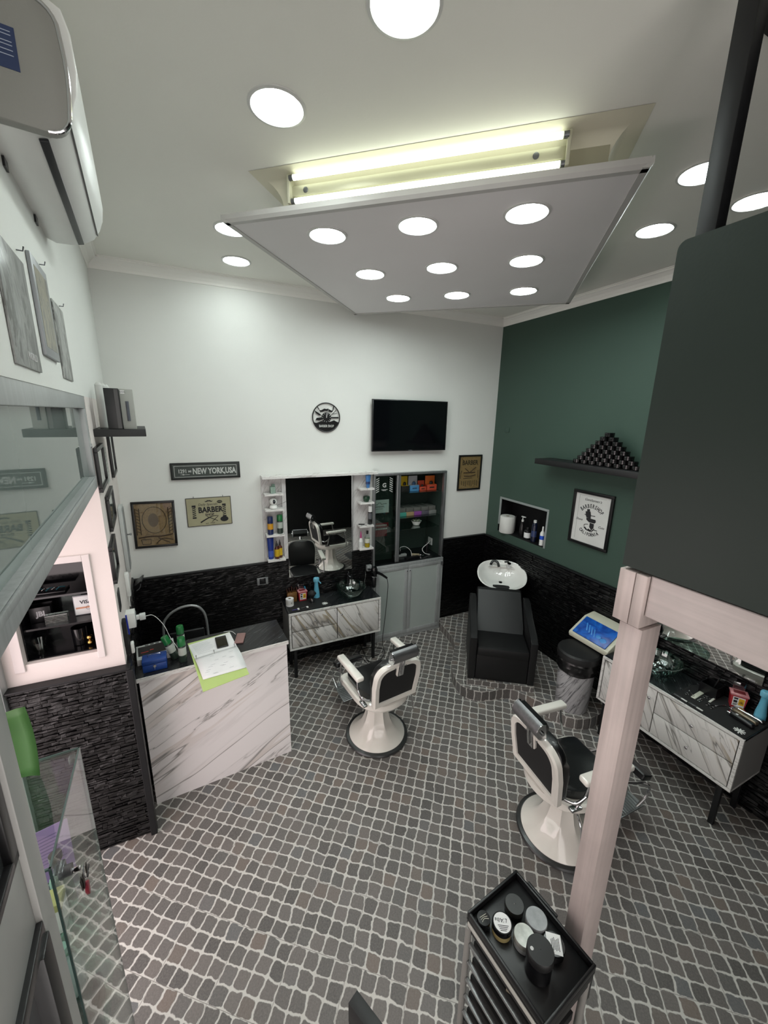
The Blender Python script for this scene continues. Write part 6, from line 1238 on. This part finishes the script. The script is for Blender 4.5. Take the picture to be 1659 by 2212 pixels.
for k in range(6): b.box(-0.024+0.003*(k % 2), 0.022-0.004*(k % 3), -0.020+k*0.006, -0.0175+k*0.006, 0.0462, 0.0466, M=Matrix.Rotation(R(52), 4, 'Z'))
b.build('print_lines', INK, T)
# black bench at the bottom edge
T = thing('waiting_bench', 'black wooden bench whose square top rail rises at the bottom edge', 'bench', M=at(0.332, 0.885, 0, R(-66)))
BB = C_('bench_black', '161617', 0.5)
MB().box(0, 0.62, -0.022, 0.022, 0.90, 1.0, 0.002).build('top_rail', BB, T); MB().box(0, 0.04, -0.02, 0.02, 0, 0.90, 0.002).build('leg', BB, T); MB().box(0.58, 0.62, -0.02, 0.02, 0, 0.90, 0.002).build('leg', BB, T)
MB().box(0.02, 0.60, -0.40, -0.02, 0.42, 0.46, 0.004).build('seat', BB, T)
for x_ in (0.02, 0.56): MB().box(x_, x_+0.04, -0.40, -0.36, 0, 0.42, 0.002).build('leg', BB, T)

# ------------------------------------------------------------------ glass display case in the entrance
T = thing('glass_display_case', 'tall all-glass display case standing in the entrance at the left edge', 'display case', M=at(-0.475, 1.135, 0, R(4)))
cx0, cy1, zt = -0.40, 0.47, 1.75
MB().box(cx0, 0, 0, cy1, zt-0.006, zt).build('top_pane', GLASS, T, smooth=False)
for nm, a in (('front_pane', (-0.006, 0, 0.0, cy1)), ('rear_pane', (cx0, cx0+0.006, 0, cy1)), ('side_pane', (cx0+0.006, -0.006, 0, 0.006)), ('side_pane', (cx0+0.006, -0.006, cy1-0.006, cy1))): MB().box(a[0], a[1], a[2], a[3], 0.10, zt-0.006).build(nm, GLASS, T, smooth=False)
EDG = C_('polished_glass_edge', '4c625e', 0.08, 0.3)
for (x_, y_) in ((-0.003, 0.003), (-0.003, cy1-0.003), (cx0+0.003, 0.003), (cx0+0.003, cy1-0.003)): MB().box(x_-0.003, x_+0.003, y_-0.003, y_+0.003, 0.10, zt, 0.0).build('corner_edge', EDG, T)
for a in ((cx0, 0, -0.0005, 0.005), (cx0, 0, cy1-0.005, cy1+0.0005), (-0.005, 0.0005, 0, cy1), (cx0-0.0005, cx0+0.005, 0, cy1)): MB().box(a[0], a[1], a[2], a[3], zt-0.006, zt+0.001).build('top_edge', EDG, T)
for z_ in (1.40, 1.05, 0.70): MB().box(cx0+0.01, -0.01, 0.01, cy1-0.01, z_-0.005, z_).build('glass_shelf', GLASSG, T, smooth=False)
MB().box(cx0, 0, 0, cy1, 0, 0.10, 0.003).build('plinth', BLKPL, T)
MB().box(-0.03, -0.01, cy1-0.045, cy1-0.02, zt-0.03, zt-0.006, 0.002).build('corner_clamp', STEEL, T)
DC = T.matrix_world.copy()
def incase(name, label, cat, x, y, z, rz=0.0): return thing(name, label, cat, M=at(-0.475, 1.135, 0, R(4)) @ at(x, y, z, rz))
T = incase('case_lock', 'metal lock on the near corner of the glass display case', 'lock', 0.0005, 0.045, 1.67); MB().cyl((0, 0, 0), (0.03, 0, 0), 0.016).build('cylinder', STEEL, T); MB().box(0.0, 0.012, -0.012, 0.03, -0.016, 0.016, 0.003).build('plate', STEEL, T)
T = incase('key_bunch', 'bunch of dark keys with a red fob hanging from the display case lock', 'keys', 0.030, 0.045, 1.66)
MB().box(-0.004, 0.02, -0.003, 0.003, -0.008, 0.01, 0.002).build('key', CHROME, T); MB().tube([(0.022+0.001*k, 0.016*math.cos(k*0.5), -0.02+0.016*math.sin(k*0.5)) for k in range(14)], 0.0015, 6).build('key_ring', STEEL, T)
for k, (y_, a_) in enumerate(((-0.02, 10), (0.0, -6), (0.02, 4))): MB().box(0.016+k*0.004, 0.020+k*0.004, y_-0.008, y_+0.008, -0.07, -0.02, 0.003, M=Matrix.Rotation(R(a_), 4, 'X')).build('key', C_('key_dark', '3b3835', 0.35, 0.6), T)
MB().prism([(-0.004, -0.06), (0.012, -0.07), (0.010, -0.10), (0.0, -0.112), (-0.010, -0.09)], 0.02, 0.03, axis='x', bev=0.002).build('red_fob', C_('fob_red', '7a2431', 0.3), T)
T = incase('purple_leaflet', 'purple printed leaflet standing inside the glass display case', 'leaflet', -0.085, 0.28, 1.42, R(10)); LM = Matrix.Rotation(R(-8), 4, 'X'); MB().box(-0.055, 0.055, 0, 0.002, -0.019, 0.18, M=LM).build('sheet', C_('leaf_purple', 'a486bd', 0.5), T); b = MB()
for k in range(9): b.box(-0.04, 0.038-0.008*(k % 3), -0.0008, 0.0, 0.05+k*0.012, 0.053+k*0.012, M=LM)
b.build('print_lines', C_('leaf_ink', '7a6296', 0.6), T)
T = incase('dispenser_bottle', 'bottle with black pump in front of the purple leaflet inside the case', 'bottle', -0.05, 0.20, 1.401); MB().lathe([(0.028, 0), (0.03, 0.005), (0.028, 0.09), (0.014, 0.11)], 20).build('body', C_('disp_green', '4b6a5a', 0.2), T); MB().lathe([(0.014, 0.11), (0.012, 0.16), (0.018, 0.165), (0.018, 0.185), (1e-3, 0.187)], 16, close=False).build('pump', BLKPL, T)
T = incase('cream_box', 'white box with yellow lid on the upper case shelf', 'box', -0.06, 0.11, 1.401); MB().box(-0.035, 0.035, -0.03, 0.03, 0, 0.09, 0.003).build('box', WPL, T); MB().box(-0.036, 0.036, -0.031, 0.031, 0.09, 0.118, 0.003).build('lid', C_('lid_yellow', 'b3b277', 0.4), T)
T = incase('clear_bottle', 'pale translucent round bottle on the middle case shelf', 'bottle', -0.07, 0.14, 1.051); MB().lathe([(0.03, 0), (0.045, 0.02), (0.05, 0.09), (0.03, 0.14), (0.015, 0.16), (0.015, 0.19)], 24).build('body', C_('bottle_pale', 'a9b4b2', 0.2), T); MB().cyl((0, 0, 0.19), (0, 0, 0.215), 0.018).build('cap', WPL, T)
T = incase('black_case', 'black hard case on the lower case shelf', 'box', -0.12, 0.20, 0.701); MB().box(-0.09, 0.09, -0.12, 0.12, 0, 0.12, 0.012).build('shell', BLKPL, T); MB().box(-0.03, 0.03, -0.122, -0.118, 0.05, 0.07, 0.002).build('latch', STEEL, T)
T = thing('green_leaflet', 'curled green leaflet standing on top of the glass case', 'leaflet', M=at(-0.665, 1.50, 1.751, R(-12))); b = MB(); bm = b.b; g = []
for i in range(9):
    f = i/8; row = []
    for j in range(5): u = j/4; row.append(bm.verts.new((-0.06+0.12*u, 0.03*math.sin(u*2.2)+0.015*math.sin(f*3), 0.25*f+0.03*u*f)))
    g.append(row)
for i in range(8):
    for j in range(4): bm.faces.new((g[i][j], g[i][j+1], g[i+1][j+1], g[i+1][j]))
o = b.build('sheet', C_('leaf_green', '3a6a2c', 0.55), T); md = o.modifiers.new('thickness', 'SOLIDIFY'); md.thickness = 0.002
b = MB().tube([(-0.03, -0.004, 0.18), (-0.02, 0.0, 0.21), (-0.005, 0.002, 0.175), (0.01, 0.004, 0.215)], 0.002, 5); b.build('logo_stroke', C_('logo_pale', 'a9c29a', 0.5), T)

# ------------------------------------------------------------------ things in the niche beside the entrance
T = thing('card_sign', 'white framed card payment sign with an orange stripe in the entrance niche', 'sign', (-0.755, 2.90, 1.7125), R(0)); MB().box(-0.055, 0.055, -0.004, 0.006, 0.0, 0.135, 0.003).build('frame', C_('card_frame', '8f8f94', 0.3), T); MB().box(-0.050, 0.050, -0.006, -0.003, 0.006, 0.129).build('face', PAPER, T)
text('lettering', 'VISA', 0.032, 0.012, 0.088, C_('visa_dark', '2a2c34', 0.5), T, -0.0065, bold=0.001); MB().box(-0.045, 0.04, -0.0068, -0.0058, 0.045, 0.056).build('orange_stripe', C_('stripe_orange', 'c78d70', 0.5), T); MB().tube([(0.02+0.012*math.cos(a), -0.0064, 0.047+0.012*math.sin(a)) for a in [2*math.pi*k/14 for k in range(15)]], 0.001, 5, smooth=False).build('ring_print', INK, T)
T = thing('speaker_package', 'black carton with large pale letters in the entrance niche', 'box', (-0.975, 2.90, 1.7125), R(4)); MB().box(-0.055, 0.05, -0.02, 0.06, 0, 0.10, 0.003).build('box', BLKPL, T); text('lettering', 'JBL', 0.046, 0.005, 0.055, C_('jbl_grey', 'b5b5b8', 0.5), T, -0.0206, bold=0.002, sx=0.85)
T = thing('acrylic_box', 'clear acrylic box lying in front of the black lettered carton', 'box', (-0.885, 2.84, 1.7125), R(2)); b = MB()
for a in ((-0.055, 0.055, -0.02, -0.018, 0, 0.06), (-0.055, 0.055, 0.018, 0.02, 0, 0.06), (-0.055, -0.053, -0.018, 0.018, 0, 0.06), (0.053, 0.055, -0.018, 0.018, 0, 0.06), (-0.053, 0.053, -0.018, 0.018, 0.058, 0.06)): b.box(*a)
b.build('box', GLASS, T, smooth=False)
T = thing('clip_tray', 'black tray with teal and silver clips on the upper niche shelf', 'tray', (-0.90, 2.88, 1.9075)); MB().box(-0.09, 0.08, -0.05, 0.05, 0, 0.012, 0.003).build('tray', C_('tray_black', '161618', 0.25), T)
for k in range(5): MB().tube([(-0.07+k*0.025, -0.02+0.01*(k % 2), 0.014), (-0.055+k*0.025, 0.0, 0.022), (-0.04+k*0.026, 0.02, 0.014)], 0.003, 6).build('clip', CHROME if k % 2 else C_('clip_teal', '1d5a66', 0.3), T)
T = thing('glass_bowl', 'small clear flared glass bowl on the niche floor', 'bowl', (-1.0, 2.86, 1.519)); MB().lathe([(0.02, 0.0), (0.032, 0.004), (0.036, 0.04), (0.048, 0.085), (0.045, 0.085), (0.033, 0.042), (0.028, 0.010), (1e-3, 0.008)], 28, close=False).build('bowl', GLASS, T)
T = thing('black_tumbler', 'glossy black tumbler on the niche floor', 'cup', (-0.805, 2.90, 1.519)); MB().lathe([(0.036, 0), (0.040, 0.004), (0.042, 0.115), (0.038, 0.115), (0.034, 0.01), (1e-3, 0.008)], 32, close=False).build('cup', JBK, T)
T = thing('brass_dumbbell', 'two brass knobs stacked beside the black tumbler', 'ornament', (-0.745, 2.85, 1.519)); BR = C_('brass', 'c09a5a', 0.15, 1.0); MB().ellips((0, 0, 0.018), 0.018, 0.018, 0.018).ellips((0.0, 0, 0.054), 0.018, 0.018, 0.018).cyl((0, 0, 0.02), (0, 0, 0.05), 0.008).build('knobs', BR, T)
